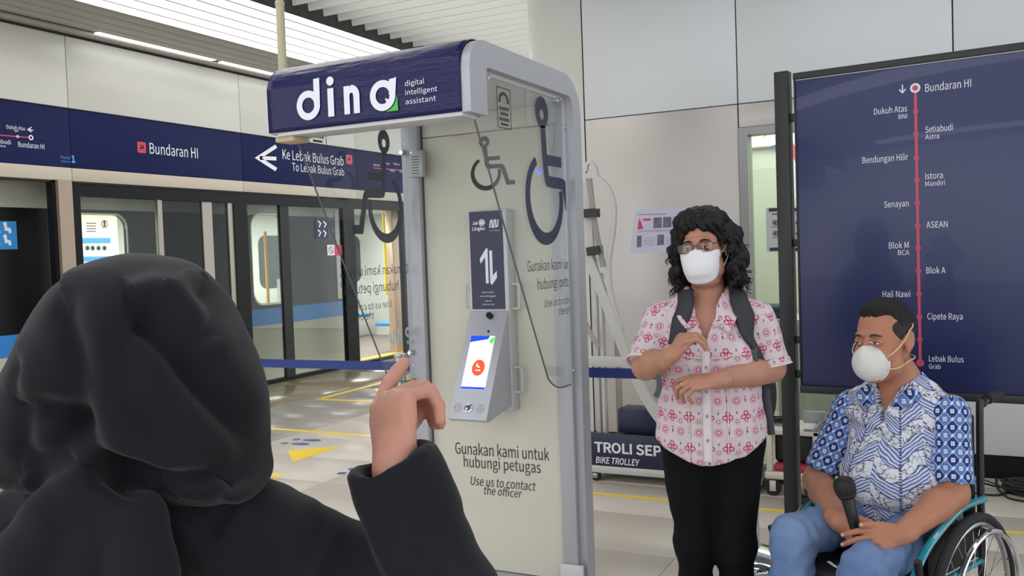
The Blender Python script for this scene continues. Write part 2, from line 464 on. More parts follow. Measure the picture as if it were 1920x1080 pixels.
# ---- platform screen doors: frame members are structure
ZH = 2.345
def Yp(px, py=430): return float(ax(px, py, XL)[1])
psd = thing('door_1', None, None, (XL, 8, 0), kind='structure')
put('top_frame', boxm((XL - 0.1, Yp(136), ZH - 0.14), (XL - 0.03, 15, ZH)), M['black'], psd)
put('sill', boxm((XL - 0.12, -1, -0.012), (XL - 0.02, 15, 0.03)), M['black'], psd)
for a, b in ((138, 157), (443, 468), (647, 668), (757, 766)):
    put('mullion', boxm((XL - 0.1, Yp(a), 0.0), (XL - 0.025, Yp(b), ZH - 0.14)), M['black'], psd)
bz = mat('brushed_champagne', '#a8978a', 0.35, 0.5, var=0.06, vscale=6, stretch=(1, 1, 0.1))
put('pilaster', boxm((XL - 0.1, Yp(111), 0), (XL + 0.02, Yp(137), ZH + 0.005)), bz, psd)
put('pilaster_edge', boxm((XL - 0.1, Yp(104), 0), (XL - 0.02, Yp(111), ZH)), M['black'], psd)
gl = M['psd_glass']
dk = glass('platform_door_overlap_glass', '#c6cbc7', 0.4)
for a, b in ((157, 303), (468, 531), (547, 647)):
    put('glass_pane', boxm((XL - 0.065, Yp(a), 0.03), (XL - 0.055, Yp(b), ZH - 0.14)), gl, psd)
put('glass_pane', boxm((XL - 0.065, Yp(312), 0.03), (XL - 0.055, Yp(386), ZH - 0.14)), dk, psd)
put('glass_pane', boxm((XL - 0.065, Yp(404), 0.03), (XL - 0.055, Yp(434), ZH - 0.14)), dk, psd)
ms = mat('door_leaf_edge', '#9a958c', 0.35, 0.5)
for a, b in ((303, 311), (434, 443)):
    put('leaf_edge', boxm((XL - 0.09, Yp(a), 0.03), (XL - 0.04, Yp(b), ZH - 0.14)), ms, psd)
put('leaf_edge', boxm((XL - 0.09, Yp(386), 0.03), (XL - 0.04, Yp(404), ZH - 0.14)), ms, psd)
put('leaf_edge', boxm((XL - 0.09, Yp(531), 0.03), (XL - 0.04, Yp(547), ZH - 0.14)), mat('dark_leaf_edge', '#2c302f', 0.5, spec=.2), psd)
SGN = Plane((XL - 0.052, 0, 0), (0, 1, 0))
sp = SGN.px
put('warning_sticker', plate(SGN, [rect(*sp(614, 479), *sp(627, 459))], 0.001), M['white_print'], psd)
put('warning_sticker', plate(SGN, [rect(*sp(627.5, 479.5), *sp(641, 459.5))], 0.001), M['red'], psd)
u_, v_ = sp(620.5, 469)
put('warning_symbol', join([plate(SGN, [circ(u_, v_, 0.05), circ(u_, v_, 0.042)], 0.001, 0.0012), plate(SGN, [stroke([(u_ - .03, v_ + .03), (u_ + .03, v_ - .03)], 0.009)], 0.001, 0.0012)]), M['black'], psd)
bl = mat('blue_notice', '#2f8ccc', 0.5)
put('notice_sticker', plate(SGN, [rect(*sp(592, 447), *sp(614, 411))], 0.001), glass('pale_blue_film', '#4d9fd0', 1), psd)
put('notice_figure', join([plate(SGN, [stroke([sp(x, y), sp(x + 5, y + 5), sp(x + 2, y + 12)], 0.02)], 0.001, 0.0012) for x, y in ((596, 414), (606, 415), (596, 431), (606, 432))]), M['white_print'], psd)
put('notice_board', plate(SGN, [rect(*sp(757, 441), *sp(768, 417))], 0.001), bl, psd)
put('notice_number', ptext(SGN, '2', 758.5, 438, 765.5, 438, 16, off=0.001), M['white_print'], psd)

# ---- back wall with the door opening
YB = 6.3
WB = Plane((0, YB, 0), (1, 0, 0))
wb = thing('wall_back', None, None, (-1, YB, 0), kind='structure')
put('wall_core', boxm((-2.85, YB + 0.025, 0), (-1.42, YB + 0.2, 4.1)), M['joint'], wb)
put('wall_core', boxm((-1.42, YB + 0.025, 2.33), (-0.28, YB + 0.2, 4.1)), M['joint'], wb)
put('wall_core', boxm((-0.28, YB + 0.025, 0), (4.5, YB + 0.2, 4.1)), M['joint'], wb)
ZJ = 2.465
def bpan(x0, x1, z0, z1, m='grey_panel'):
    put('wall_panel', boxm((x0 + 0.004, YB, z0 + 0.003), (x1 - 0.004, YB + 0.025, z1 - 0.003), 0.0025), M[m], wb)
M['warm_panel'] = mat('warm_grey_wall_panel', '#bbb7b2', 0.36, 0.3, var=0.04, vscale=0.7)
for a, b in ((-2.53, -1.40), (-1.40, -0.07), (-0.07, 1.25), (1.25, 2.6), (2.6, 4.5)): bpan(a, b, ZJ, 4.1)
bpan(-2.53, -1.40, 0.14, ZJ, 'warm_panel'); bpan(-1.40, -0.3, 2.30, ZJ, 'warm_panel')
for a, b in ((-0.3, 1.25), (1.25, 2.6), (2.6, 4.5)): bpan(a, b, 0.14, ZJ, 'grey_panel')
# rounded end of the wall
def corner(u, v):
    if u < 0.25: x, y = -2.534 - (0.34 * u / 0.25), YB
    elif u < 0.75:
        t = (u - 0.25) / 0.5 * PI / 2; x, y = -2.874 - 0.14 * math.sin(t), YB + 0.14 - 0.14 * math.cos(t)
    else: x, y = -3.014, YB + 0.14 + 3.0 * (u - 0.75) / 0.25
    return (x, y, v * 4.1)
put('rounded_wall_end', sharp(MB().grid(corner, 33, 2).mesh()), M['white_panel'], wb)
put('skirting', boxm((-2.85, YB - 0.012, 0), (-1.42, YB + 0.02, 0.138)), M['black'], wb)
put('skirting', boxm((-0.28, YB - 0.012, 0), (4.5, YB + 0.02, 0.138)), M['black'], wb)
# opening: frame, glass, room behind
dr = thing('door_2', None, None, (-0.85, YB, 0), kind='structure')
fm = mat('door_frame_grey', '#8e8f8e', 0.35, 0.4)
put('door_frame', join([boxm((-1.40, YB - 0.01, 0), (-1.34, YB + 0.14, 2.30)), boxm((-0.34, YB - 0.01, 0), (-0.28, YB + 0.14, 2.30)), boxm((-1.34, YB - 0.01, 2.25), (-0.34, YB + 0.14, 2.30))]), fm, dr)
put('glass_pane', boxm((-1.34, YB + 0.05, 0.0), (-0.34, YB + 0.06, 2.25)), glass('office_glass', '#f2f8f0', 0.8), dr)
rm = thing('wall_room', None, None, (-0.8, 8.4, 0), kind='structure')
gr = mat('pale_green_wall', '#dadcd2', 0.5, var=0.02)
put('room_wall', join([boxm((-2.2, 8.3, 0), (0.9, 8.4, 2.8)), boxm((-2.2, YB + 0.2, 0), (-2.1, 8.3, 2.8)), boxm((0.8, YB + 0.2, 0), (0.9, 8.3, 2.8))]), gr, rm)
put('room_ceiling', boxm((-2.2, YB + 0.2, 2.7), (0.9, 8.4, 2.8)), M['white_panel'], rm)

# ---- ceiling
cl = thing('ceiling', None, None, (-4, 6, 3.8), kind='structure')
put('ceiling_void', boxm((-7.8, -4, 4.25), (7, 16, 4.4)), mat('dark_ceiling_void', '#55575a', 0.9), cl)
st = mat('ceiling_strip_grey', '#a9a49b', 0.4, 0.2, var=0.04, vscale=1)
stl = mat('luminous_ceiling_strip', '#ffffff', 0.5, emit=3.2, ecolor='#fffdf8')
x = -7.69
for wd, lum in [(0.16, 0), (0.13, 0), (0.15, 0), (0.19, 0), (0.19, 0), (0.2, 0), (0.2, 1), (0.21, 1), (0.21, 1), (0.21, 1), (0.2, 1), (0.2, 1)]:
    if abs(x + 7.53) < 0.02:      # channel of the linear lights
        put('light_channel', boxm((x + 0.006, -4, ZC + 0.03), (x + wd - 0.006, 16, ZC + 0.05)), st, cl)
    else:
        o_ = put('ceiling_strip', boxm((x + 0.008, -4, ZC), (x + wd - 0.008, 16, ZC + 0.03), 0.003), st, cl)
        if lum: put('light_diffuser', boxm((x + 0.018, -4, ZC - 0.003), (x + wd - 0.018, 16, ZC - 0.0005)), stl, o_)
    x += wd
XE = x
put('strip_backing', boxm((-7.7, -4, ZC + 0.05), (XE, 16, ZC + 0.08)), mat('strip_gap_shadow', '#161616', 0.9), cl)
put('ceiling_edge', boxm((XE, -4, ZC - 0.02), (XE + 0.02, 16, ZC + 0.4)), mat('ceiling_edge_black', '#222222', 0.6), cl)
bf = mat('white_baffle', '#d3d4d2', 0.4, var=0.02)
bme = None
for k in range(-9, 28):
    y = 6.67 + 0.218 * k
    x1 = -3.05 if y > 6.2 else 4.4
    if k in (-9, -2) or bme is None:
        pass
    me = MB().add([(XE + 0.1, y - 0.04, ZC + 0.23), (XE + 0.1, y + 0.04, ZC + 0.23), (XE + 0.1, y + 0.006, ZC + 0.02), (XE + 0.1, y - 0.006, ZC + 0.02),
                   (x1, y - 0.04, ZC + 0.23), (x1, y + 0.04, ZC + 0.23), (x1, y + 0.006, ZC + 0.02), (x1, y - 0.006, ZC + 0.02)],
                  [(0, 1, 2, 3), (4, 7, 6, 5), (0, 4, 5, 1), (1, 5, 6, 2), (2, 6, 7, 3), (3, 7, 4, 0)]).mesh()
    put('ceiling_baffle', me, bf, cl)
lamp_m = mat('linear_lamp_diffuser', '#ffffff', 0.4, emit=5.0)
for i, (a, b, lb) in enumerate(((6.1, 7.62, 'linear ceiling light nearest the camera above the left panel wall'), (7.72, 9.24, 'linear ceiling light whose far end runs behind the kiosk roof'),)):
    t = thing('ceiling_light', lb, 'ceiling light', (-7.445, (a + b) / 2, ZC), group='linear lights along the left wall')
    put('housing', boxm((-7.50, a, ZC + 0.012), (-7.40, b, ZC + 0.03)), M['white_paint'], t)
    put('diffuser', boxm((-7.492, a + 0.01, ZC + 0.002), (-7.408, b - 0.01, ZC + 0.012)), lamp_m, t)
pole_x = ad = P(527, 60, 5.2)
pm = mat('cream_painted_tube', '#bdb596', 0.4)
t = thing('ceiling_pole', 'slim cream pole coming down from the ceiling behind the kiosk roof', 'pole', (pole_x[0], pole_x[1], 2.33))
put('outer_tube', sharp(MB().lathe((pole_x[0], pole_x[1], 2.33), [(0.0245, 0), (0.0245, 0.62)]).mesh()), pm, t)
put('inner_tube', sharp(MB().lathe((pole_x[0], pole_x[1], 2.95), [(0.0265, 0), (0.0265, 0.02), (0.0215, 0.02), (0.0215, 1.3)]).mesh()), pm, t)

# ================================================================== TRAIN
XT = -8.05
TP = Plane((XT, 0, 0), (0, 1, 0))
train = thing('train', 'metro train with lit windows and a blue stripe standing behind the glass platform doors', 'train', (XT - 1.4, 9, -1.0))
def Yt(px, py=430): return float(ax(px, py, XT)[1])
D0, D1 = 10.85, 12.0
def bodyplate(z0, z1, y0, y1, holes=(), th=0.04, off=-0.04):
    return plate(TP, [rect(y0, z0, y1, z1)] + list(holes), th, off)
wA = rrect(5.95, 1.2, 6.83, 2.05, 0.14); wB = rrect(8.72, 0.97, 9.36, 2.10, 0.16)
wC = rrect(12.9, 1.05, 14.2, 2.05, 0.14)
ub = mat('train_upper_grey', '#b4b5a8', 0.4, 0.2); db = mat('train_window_band', '#3c4242', 0.4, 0.0, spec=.2); lb = mat('train_lower_cream', '#bdbba8', 0.4, 0.1)
blk = mat('train_gloss_black', '#0c0d0e', 0.35, spec=.3)
lrg = mat('train_blue_stripe', '#2f7fcf', 0.4)
for y0, y1 in ((1, D0), (D1, 16)):
    put('roof_panel', bodyplate(2.10, 2.9, y0, y1), ub, train)
    put('stripe', bodyplate(0.69, 0.90, y0, y1, off=-0.038), lrg, train)
    put('lower_panel', bodyplate(-0.9, 0.69, y0, y1), lb, train)
put('window_band', bodyplate(0.90, 2.10, 1, 5.9), blk, train)
put('window_band', bodyplate(0.90, 2.10, 5.9, D0, [wA, wB]), db, train)
put('window_band', bodyplate(0.90, 2.10, D1, 16, [wC]), db, train)
put('roof_panel', bodyplate(2.33, 2.9, D0, D1), ub, train)
for w_, nm in ((wA, 'window_frame'), (wB, 'window_frame'), (wC, 'window_frame')):
    c = np.mean(np.array(w_), 0); big = [tuple(c + (np.array(p) - c) * 1.04) for p in w_]
    wf = put(nm, plate(TP, [big, w_], 0.02, -0.012), mat('window_rim', '#c9cac6', 0.3, 0.5), train)
    put('pane', plate(TP, [w_], 0.004, -0.03), M['clear'], wf)
# interior
inw = mat('train_interior_white', '#dcdcd2', 0.4); inf = mat('train_floor_tan', '#8d8178', 0.35)
put('interior_wall', join([boxm((-10.75, 1, -0.02), (-10.7, 9.9, 2.35)), boxm((-10.75, 12.4, -0.02), (-10.7, 16, 2.35)), boxm((-10.75, 9.9, 2.0), (-10.7, 12.4, 2.35)),
                           boxm((-10.75, 9.9, -0.02), (-10.7, 12.4, 0.9))]), inw, train)
put('interior_ceiling', boxm((-10.75, 1, 2.35), (XT - 0.05, 16, 2.4)), inw, train)
put('floor_deck', boxm((-10.75, 1, -0.06), (XT - 0.04, 16, -0.01)), inf, train)
put('far_wall', boxm((-10.75, 9.9, 0.9), (-10.7, 12.4, 2.0)), inw, train)
for a_, b_ in ((11.75, 12.75), (13.4, 14.6)): put('far_window', plate(Plane((-10.7, 0, 0), (0, 1, 0)), [rrect(a_, 1.05, b_, 1.95, 0.16)], 0.01, 0.001), mat('far_train_window_dark', '#3c4645', 0.3), train)
puts('gangway', ([boxm((-10.7, 6.0, 0), (-8.12, 6.04, 2.35)), boxm((-10.7, 14.6, 0), (-8.12, 14.64, 2.35))]), inw, train)
sb = mat('train_seat_blue', '#2f8fce', 0.35)
for y0, y1 in ((6.4, 8.3), (9.35, 10.75), (12.3, 14.2)):
    s_ = put('seat_bench', boxm((-10.68, y0, 0.40), (-10.2, y1, 0.46), 0.02), sb, train)
    put('seat_back', boxm((-10.68, y0, 0.5), (-10.6, y1, 0.92), 0.02), sb, s_)
put('seat_bench', boxm((-8.6, 12.05, 0.40), (-8.12, 14.2, 0.46), 0.02), sb, train)
put('seat_bench', boxm((-8.55, 6.9, 0.40), (-8.12, 8.5, 0.46), 0.02), sb, train)
put('seat_back', boxm((-8.2, 6.9, 0.46), (-8.12, 8.5, 0.95), 0.02), sb, train)
put('seat_partition', sharp(boxm((-10.6, 12.05, 0.15), (-10.0, 12.08, 1.2), 0.01)), mat('partition_white', '#c9c8c0', 0.4), train)
def pole(x, y, z0=0, z1=2.35, m=None, r=0.017, nm='grab_pole'): put(nm, sharp(MB().tube([(x, y, z0), (x, y, z1)], r, 8).mesh()), m or M['steel'], train)
yel = mat('yellow_grab_pole', '#e8a413', 0.35)
for y in (9.6, 11.0, 12.3): pole(-9.35, y)
pole(-8.25, 9.2, 0.5, 1.9, yel, 0.02, 'yellow_pole'); pole(-8.32, 12.02, 0.9, 2.2, mat('lime_grab_pole', '#e6d81c', 0.35), 0.022, 'yellow_pole')
for k, (y, dx) in enumerate(((9.0, 0), (8.9, -.3), (11.2, 0), (11.4, -.4), (11.7, 0.1), (11.9, -.2))):
    put('grab_pole', sharp(MB().tube(smooth_path([(-9.1 + dx, y - .1, 2.3), (-9.1 + dx, y, 1.9), (-9.1 + dx, y + .08, 1.2), (-9.1 + dx, y + .02, 0.45)], 4), 0.013, 6).mesh()), M['steel'], train)
for k in range(5):
    y = 10.95 + 0.22 * k
    h = put('strap_hanger', sharp(MB().tube([(-9.3, y, 2.2), (-9.3, y, 1.95)], 0.012, 6).tube([(-9.3, y - .06, 1.80), (-9.3, y + .06, 1.80), (-9.3, y, 1.95)], 0.010, 6, closed=True).mesh()), M['white_paint'], train)
put('orange_grab', sharp(MB().tube(smooth_path([(-8.5, 8.95, 2.1), (-8.5, 8.9, 1.95), (-8.5, 8.98, 1.82), (-8.5, 9.02, 1.9)], 5), 0.03, 8).mesh()), mat('orange_grab', '#f0a020', 0.4), train)
# door frame of the open train door
dfm = mat('train_door_pillar', '#c4ab92', 0.35, 0.3)
put('door_pillar', boxm((XT - 0.12, D1 - 0.16, -0.02), (XT + 0.01, D1 + 0.12, 2.3), 0.01), dfm, train)
put('door_pillar', boxm((XT - 0.12, D0 - 0.05, -0.02), (XT + 0.01, D0 + 0.0, 2.3), 0.01), mat('train_door_pillar_dark', '#3a3a38', 0.3), train)
put('door_threshold', boxm((-8.12, D0 - 0.3, -0.02), (-7.83, D1 + 0.1, 0.012)), M['yellow'], train)
# info sheets and line map seen through the first window (back wall of the carriage)
IP = Plane((-9.995, 0, 0), (0, 1, 0)); ip = IP.px
ni = put('end_panel', boxm((-10.06, 6.1, 0.0), (-10.0, 8.35, 2.34)), mat('train_notice_wall', '#cfccb2', 0.5), train)
put('line_map', join([plate(IP, [rect(*ip(150, 456), *ip(207, 446))], 0.001, 0.0), plate(IP, [rect(*ip(155, 490), *ip(212, 480))], 0.001, 0.0)]), lrg, ni)
puts('notice_print', ([plate(IP, [rect(*ip(162, y + 1.2), *ip(180, y))], 0.001, 0) for y in (418, 423, 428, 433)] +
    [plate(IP, [circ(*ip(x, 465), 0.03)], 0.001, 0) for x in (164, 174, 185, 196)] +
    [plate(IP, [circ(*ip(196, 420), 0.05), circ(*ip(196, 420), 0.042)], 0.001, 0), plate(IP, [rect(*ip(194.5, 425), *ip(197.5, 414))], 0.001, 0)]), M['black'], ni)
# sticker set on the train's door edge
lp = TP.px
tpan = put('door_edge_panel', plate(TP, [rect(*lp(633, 560), *lp(645, 395))], 0.01, 0.002), mat('train_edge_white', '#d4d4cf', 0.4), train)
put('edge_label', plate(TP, [rect(*lp(637, 556), *lp(646, 545))], 0.001, 0.014), M['yellow'], tpan)
puts('edge_label', ([plate(TP, [circ(*lp(639.5, y), 0.035), circ(*lp(639.5, y), 0.024)], 0.001, 0.014) for y in (500, 517, 534)]), M['black'], tpan)
# sticker with four seated figures on the black window band
fs = put('seat_notice', plate(TP, [rect(*lp(-28, 468), *lp(30, 415))], 0.001, 0.001), mat('blue_train_notice', '#2a86cf', 0.5), train)
def seated(x, y, s): return [plate(TP, [circ(*lp(x, y), 0.018 * s)], 0.001, 0.003), plate(TP, [stroke([lp(x + 1, y + 3), lp(x + 2, y + 10), lp(x + 8, y + 10), lp(x + 10, y + 17)], 0.028 * s)], 0.001, 0.003)]
put('seated_figure', join(sum([seated(x, y, 1) for x, y in ((9, 420), (9, 443), (-12, 420), (-12, 443))], [])), M['white_print'], fs)

# ================================================================== KIOSK
KX0, KX1, KF, KB, KT = -2.378, -1.50, 2.71, 3.69, 2.245
kiosk = thing('help_kiosk', 'grey and cream help point booth with a navy curved roof and clear acrylic sides', 'kiosk', ((KX0 + KX1) / 2, 3.2, 0))
def side(x0, x1, name, lab=None):
    rf_, rb_ = 0.11, 0.17
    o = []
    def arc(cy, cz, r, a0, a1, n=10): return [(cy + r * math.cos(math.radians(a0 + (a1 - a0) * i / n)), cz + r * math.sin(math.radians(a0 + (a1 - a0) * i / n))) for i in range(n + 1)]
    o += [(KF, 1.985)] + arc(KF + rf_, KT - rf_, rf_, 180, 90) + arc(KB - rb_, KT - rb_, rb_, 90, 0) + [(KB, 0.0), (KB - 0.085, 0.0)]
    o += arc(KB - 0.085 - 0.05, 2.155 - 0.05, 0.05, 0, 90, 5) + arc(KF + 0.12 + 0.02, 2.155 - 0.02, 0.02, 90, 180, 4) + [(KF + 0.12, 1.985)]
    pl = Plane((x1, 0, 0), (0, 1, 0))      # normal = +X
    me = plate(pl, [o], x1 - x0, x0 - x1)
    return put(name, bevel(me, 0.004, 2), M['grey_paint'], kiosk)
side(KX1 - 0.035, KX1, 'side_frame'); side(KX0, KX0 + 0.035, 'side_frame')
put('rear_post', bevel(boxm((KX1 - 0.105, KB - 0.11, 0.0), (KX1 - 0.035, KB, 2.15)), 0.004), M['grey_paint'], kiosk)
lpost = put('rear_post', bevel(boxm((KX0 + 0.035, KB - 0.11, 0.0), (KX0 + 0.105, KB, 2.15)), 0.004), M['grey_paint'], kiosk)
# roof slab and navy wrapped header
put('roof_soffit', boxm((KX0 + 0.035, KF + 0.12, 2.14), (KX1 - 0.035, KB - 0.02, 2.16)), M['white_paint'], kiosk)
nf = mat('navy_fabric_wrap', '#15164a', 0.36, var=0.05, vscale=3, stretch=(0.5, 1, 3), bump=0.01, bscale=7, spec=.35)
def hdr(u, v):
    x = KX0 + 0.002 + (KX1 - 0.037 - KX0) * u
    if u < 0.001: x = KX0 - 0.006
    pr = [(KF - 0.004, 1.99), (KF - 0.006, 2.06), (KF - 0.006, 2.12)]
    for i in range(1, 9):
        a = math.radians(180 - 90 * i / 8); pr.append((KF + 0.11 + 0.118 * math.cos(a), KT - 0.11 + 0.118 * math.sin(a)))
    pr += [(KB - 0.3, KT + 0.008)]
    for i in range(1, 7):
        a = math.radians(90 - 90 * i / 6); pr.append((KB - 0.17 + 0.178 * math.cos(a), KT - 0.17 + 0.178 * math.sin(a)))
    t = v * (len(pr) - 1); i = min(int(t), len(pr) - 2); f = t - i
    y = pr[i][0] * (1 - f) + pr[i + 1][0] * f; z = pr[i][1] * (1 - f) + pr[i + 1][1] * f
    wob = 0.0014 * math.sin(9 * u + 3 * v) * math.sin(31 * v + 4 * u) * (1 if v < 0.75 else 0)
    return (x, y + wob, z + wob * 0.5)
me = MB().grid(hdr, 40, 60).mesh()
bm = bmesh.new(); bm.from_mesh(me); bmesh.ops.recalc_face_normals(bm, faces=bm.faces); bmesh.ops.solidify(bm, geom=bm.faces, thickness=0.004); bm.to_mesh(me); bm.free()
head = put('header', me, nf, kiosk, smooth=True)
put('header_underside', boxm((KX0 + 0.03, KF + 0.001, 1.975), (KX1 - 0.035, KF + 0.12, 1.99), 0.002), M['white_paint'], kiosk)
put('header_back', boxm((KX0 + 0.035, KF + 0.11, 1.98), (KX1 - 0.035, KF + 0.12, 2.15)), M['white_paint'], kiosk)
HP = Plane((0, KF - 0.0088, 0), (1, 0, 0)); hp = HP.px
def U(x, y): return np.array(hp(x, y))
def hring(cx, cy, ro, ri, th=0.0015): return plate(HP, [circ(cx, cy, ro), circ(cx, cy, ri)], th, 0.0)
zb = 2.021; cd = U(578, 193)
xs = lambda px: U(px, 190)[0]
dx0, ax0 = xs(578), xs(718)
lg = []
ro = 0.0545
lg.append(plate(HP, [circ(dx0, zb + ro, ro), circ(dx0, zb + ro, 0.029)], 0.0015))
sx = dx0 + ro - 0.0135
lg.append(plate(HP, [[(sx - .0135, zb + ro), (sx - .0125, zb + 0.148), (sx + .0145, zb + 0.150), (sx + .0135, zb + ro)]], 0.0015, 0.0004))
ix = xs(620.5)
lg.append(plate(HP, [rect(ix - .0135, zb + .003, ix + .0135, zb + .106)], 0.0015)); lg.append(plate(HP, [circ(ix, zb + .132, 0.0165)], 0.0015))
nx = xs(660)
arch = [(nx - .0345, zb + .004)] + [(nx - .0345, zb + .105), (nx - .010, zb + .106), (nx - .0095, zb + .101)] + [(nx + 0.0 + .034 * math.cos(a), zb + .069 + .038 * math.sin(a)) for a in np.linspace(PI / 2, 0, 10)] + \
       [(nx + .034, zb + .004), (nx + .008, zb + .004), (nx + .008, zb + .066)] + [(nx - .001 + .009 * math.cos(a), zb + .068 + .012 * math.sin(a)) for a in np.linspace(0, PI, 7)][1:] + [(nx - .0095, zb + .004)]
lg.append(plate(HP, [arch], 0.0015))
lg.append(plate(HP, [circ(ax0, zb + ro, ro), circ(ax0, zb + ro, 0.030)], 0.0015))
lg.append(plate(HP, [[(ax0 + ro - .027, zb + ro), (ax0 + ro - .024, zb + .108), (ax0 + ro + .006, zb + .112), (ax0 + ro, zb + ro)]], 0.0015, 0.0004))
lg.append(plate(HP, [[(ax0 + .018, zb + ro - .034), (ax0 + .010, zb + ro - .010), (ax0 + .034, zb + ro - .020)]], 0.0015, 0.0004))
puts('logo_lettering', (lg), M['white_print'], head)
put('logo_corner', plate(HP, [[(ax0 + .012, zb - .004), (ax0 + .064, zb - .004), (ax0 + .061, zb + .052), (ax0 + .055, zb + .030), (ax0 + .045, zb + .014), (ax0 + .03, zb + .003)]], 0.0015), mat('green_print', '#46b83a', 0.45), head)
tx = xs(761)
puts('header_caption', ([textm(HP, s_, tx, z_, tx + w_, 0.0175, off=0.0006) for s_, z_, w_ in (('digital', 2.0975, 0.080), ('intelligent', 2.066, 0.131), ('assistant', 2.034, 0.124))]), M['white_print'], head)
# back panels
PY = KB - 0.075
bp = put('back_panel', boxm((KX0 + 0.108, PY, 0.05), (KX1 - 0.108, PY + 0.03, 2.047), 0.002), M['cream_panel'], kiosk)
put('back_panel', boxm((KX0 + 0.108, PY, 2.051), (KX1 - 0.108, PY + 0.03, 2.14), 0.002), M['cream_panel'], kiosk)
put('base_plate', boxm((KX0, KB - 0.14, 0.0), (KX1, KB + 0.02, 0.045), 0.004), M['grey_paint'], kiosk)
put('foot_cover', boxm((KX1 - 0.11, KB - 0.135, 0.045), (KX1 - 0.005, KB - 0.112, 0.14), 0.003), M['white_paint'], kiosk)
put('edge_strip', boxm((KX0 + 0.106, PY - 0.006, 0.04), (KX0 + 0.112, PY + 0.02, 2.14)), mat('dark_edge_strip', '#4b4d50', 0.4), kiosk)
BP = Plane((0, PY - 0.0008, 0), (1, 0, 0)); bq = BP.px
dkp = mat('dark_print', '#26262c', 0.5)
puts('panel_caption', ([ptext(BP, 'Gunakan kami untuk', 854, 851, 1030, 863, 21), ptext(BP, 'hubungi petugas', 870, 876, 1014, 886, 20),
    ptext(BP, 'Use us to contact', 883, 910, 1005, 919, 16, shear=0.2), ptext(BP, 'the officer', 908, 927, 979, 933, 15, shear=0.2)]), dkp, bp)
def chair_symbol(pl, tr, th=0.0012, off=0.0006):
    """the wheelchair user sign, drawn in unit space and mapped by tr"""
    T = lambda ps: [tr(*p) for p in ps]
    hd = [circ(0.40, 0.89, 0.105, 28), circ(0.40, 0.875, 0.037, 18)]
    bod = stroke(smooth_path([(0.41, 0.80), (0.425, 0.60), (0.45, 0.455), (0.50, 0.43), (0.70, 0.425), (0.755, 0.40), (0.80, 0.28), (0.86, 0.09)], 5), 0.078)
    arm = stroke([(0.44, 0.575), (0.71, 0.575)], 0.072)
    ft = stroke([(0.83, 0.115), (0.995, 0.115)], 0.078)
    cx, cy, r = 0.41, 0.315, 0.275
    wh = stroke([(cx + r * 1.02 * math.cos(math.radians(a)), cy + r * math.sin(math.radians(a))) for a in np.linspace(118, 372, 34)], list(np.linspace(0.055, 0.088, 17)) + list(np.linspace(0.088, 0.06, 17)))
    return join([plate(pl, [T(hd[0]), T(hd[1])], th, off), plate(pl, [T(bod)], th, off), plate(pl, [T(arm)], th, off + 0.0002), plate(pl, [T(ft)], th, off + 0.0002), plate(pl, [T(wh)], th, off)])
a_ = bq(883, 357); b_ = bq(963, 258)
put('wheelchair_symbol', chair_symbol(BP, lambda x, y: (a_[0] - 0.02 + x * (b_[0] - a_[0] + .02), a_[1] - 0.005 + y * 0.245)), dkp, bp)
# height-adjustable call unit
LX = float(ay(916, 500, PY - 0.07)[0])
unit = put('lift_rail', boxm((LX - 0.098, PY - 0.075, 0.80), (LX + 0.098, PY - 0.001, 1.695), 0.004), M['white_paint'], kiosk)
UP = Plane((0, PY - 0.0765, 0), (1, 0, 0)); uq = UP.px
nav2 = mat('navy_instruction_plate', '#1d2044', 0.35)
put('instruction_plate', boxm((LX - 0.086, PY - 0.0765, 1.255), (LX + 0.080, PY - 0.0735, 1.69)), nav2, unit)
def utext(s, y, hh, w, **k): return textm(UP, s, LX - 0.003 - w / 2, y, LX - 0.003 + w / 2, hh, off=0.0002, **k)
def cloud(cx, cy, r): return join([plate(UP, [circ(cx + r * .55 * math.cos(t), cy + r * .5 * math.sin(t), r * .5, 12), circ(cx + r * .55 * math.cos(t), cy + r * .5 * math.sin(t), r * .28, 12)], 0.0006, 0.0002 * i) for i, t in enumerate(np.linspace(0, 2 * PI, 6, endpoint=False))])
puts('plate_print', ([textm(UP, 'Jak', LX - .070, 1.632, LX - .041, 0.014, bold=0.01), textm(UP, 'Lingko', LX - .071, 1.607, LX - .008, 0.014, bold=0.01),
    cloud(LX - .022, 1.64, 0.016),
    plate(UP, [stroke([(LX + .016, 1.615), (LX + .022, 1.645), (LX + .029, 1.648), (LX + .029, 1.617), (LX + .036, 1.617), (LX + .040, 1.647), (LX + .047, 1.648), (LX + .047, 1.618), (LX + .056, 1.622), (LX + .059, 1.650)], 0.0058)], 0.0008),
    textm(UP, 'mrt jakarta', LX + .016, 1.600, LX + .066, 0.005),
    plate(UP, [[(LX - .012, 1.37), (LX + .002, 1.37), (LX + .002, 1.525), (LX - .006, 1.525), (LX - .040, 1.478), (LX - .034, 1.458), (LX - .012, 1.488)]], 0.0008),
    plate(UP, [[(LX + .010, 1.515), (LX + .024, 1.515), (LX + .024, 1.405), (LX + .044, 1.425), (LX + .044, 1.395), (LX + .018, 1.362), (LX + .010, 1.372)]], 0.0008),
    utext('Geser untuk', 1.327, 0.0075, 0.062), utext('atur ketinggian', 1.310, 0.0075, 0.080), utext('Slide for', 1.289, 0.006, 0.034), utext('adjusting height', 1.274, 0.006, 0.062)]), M['white_print'], unit)
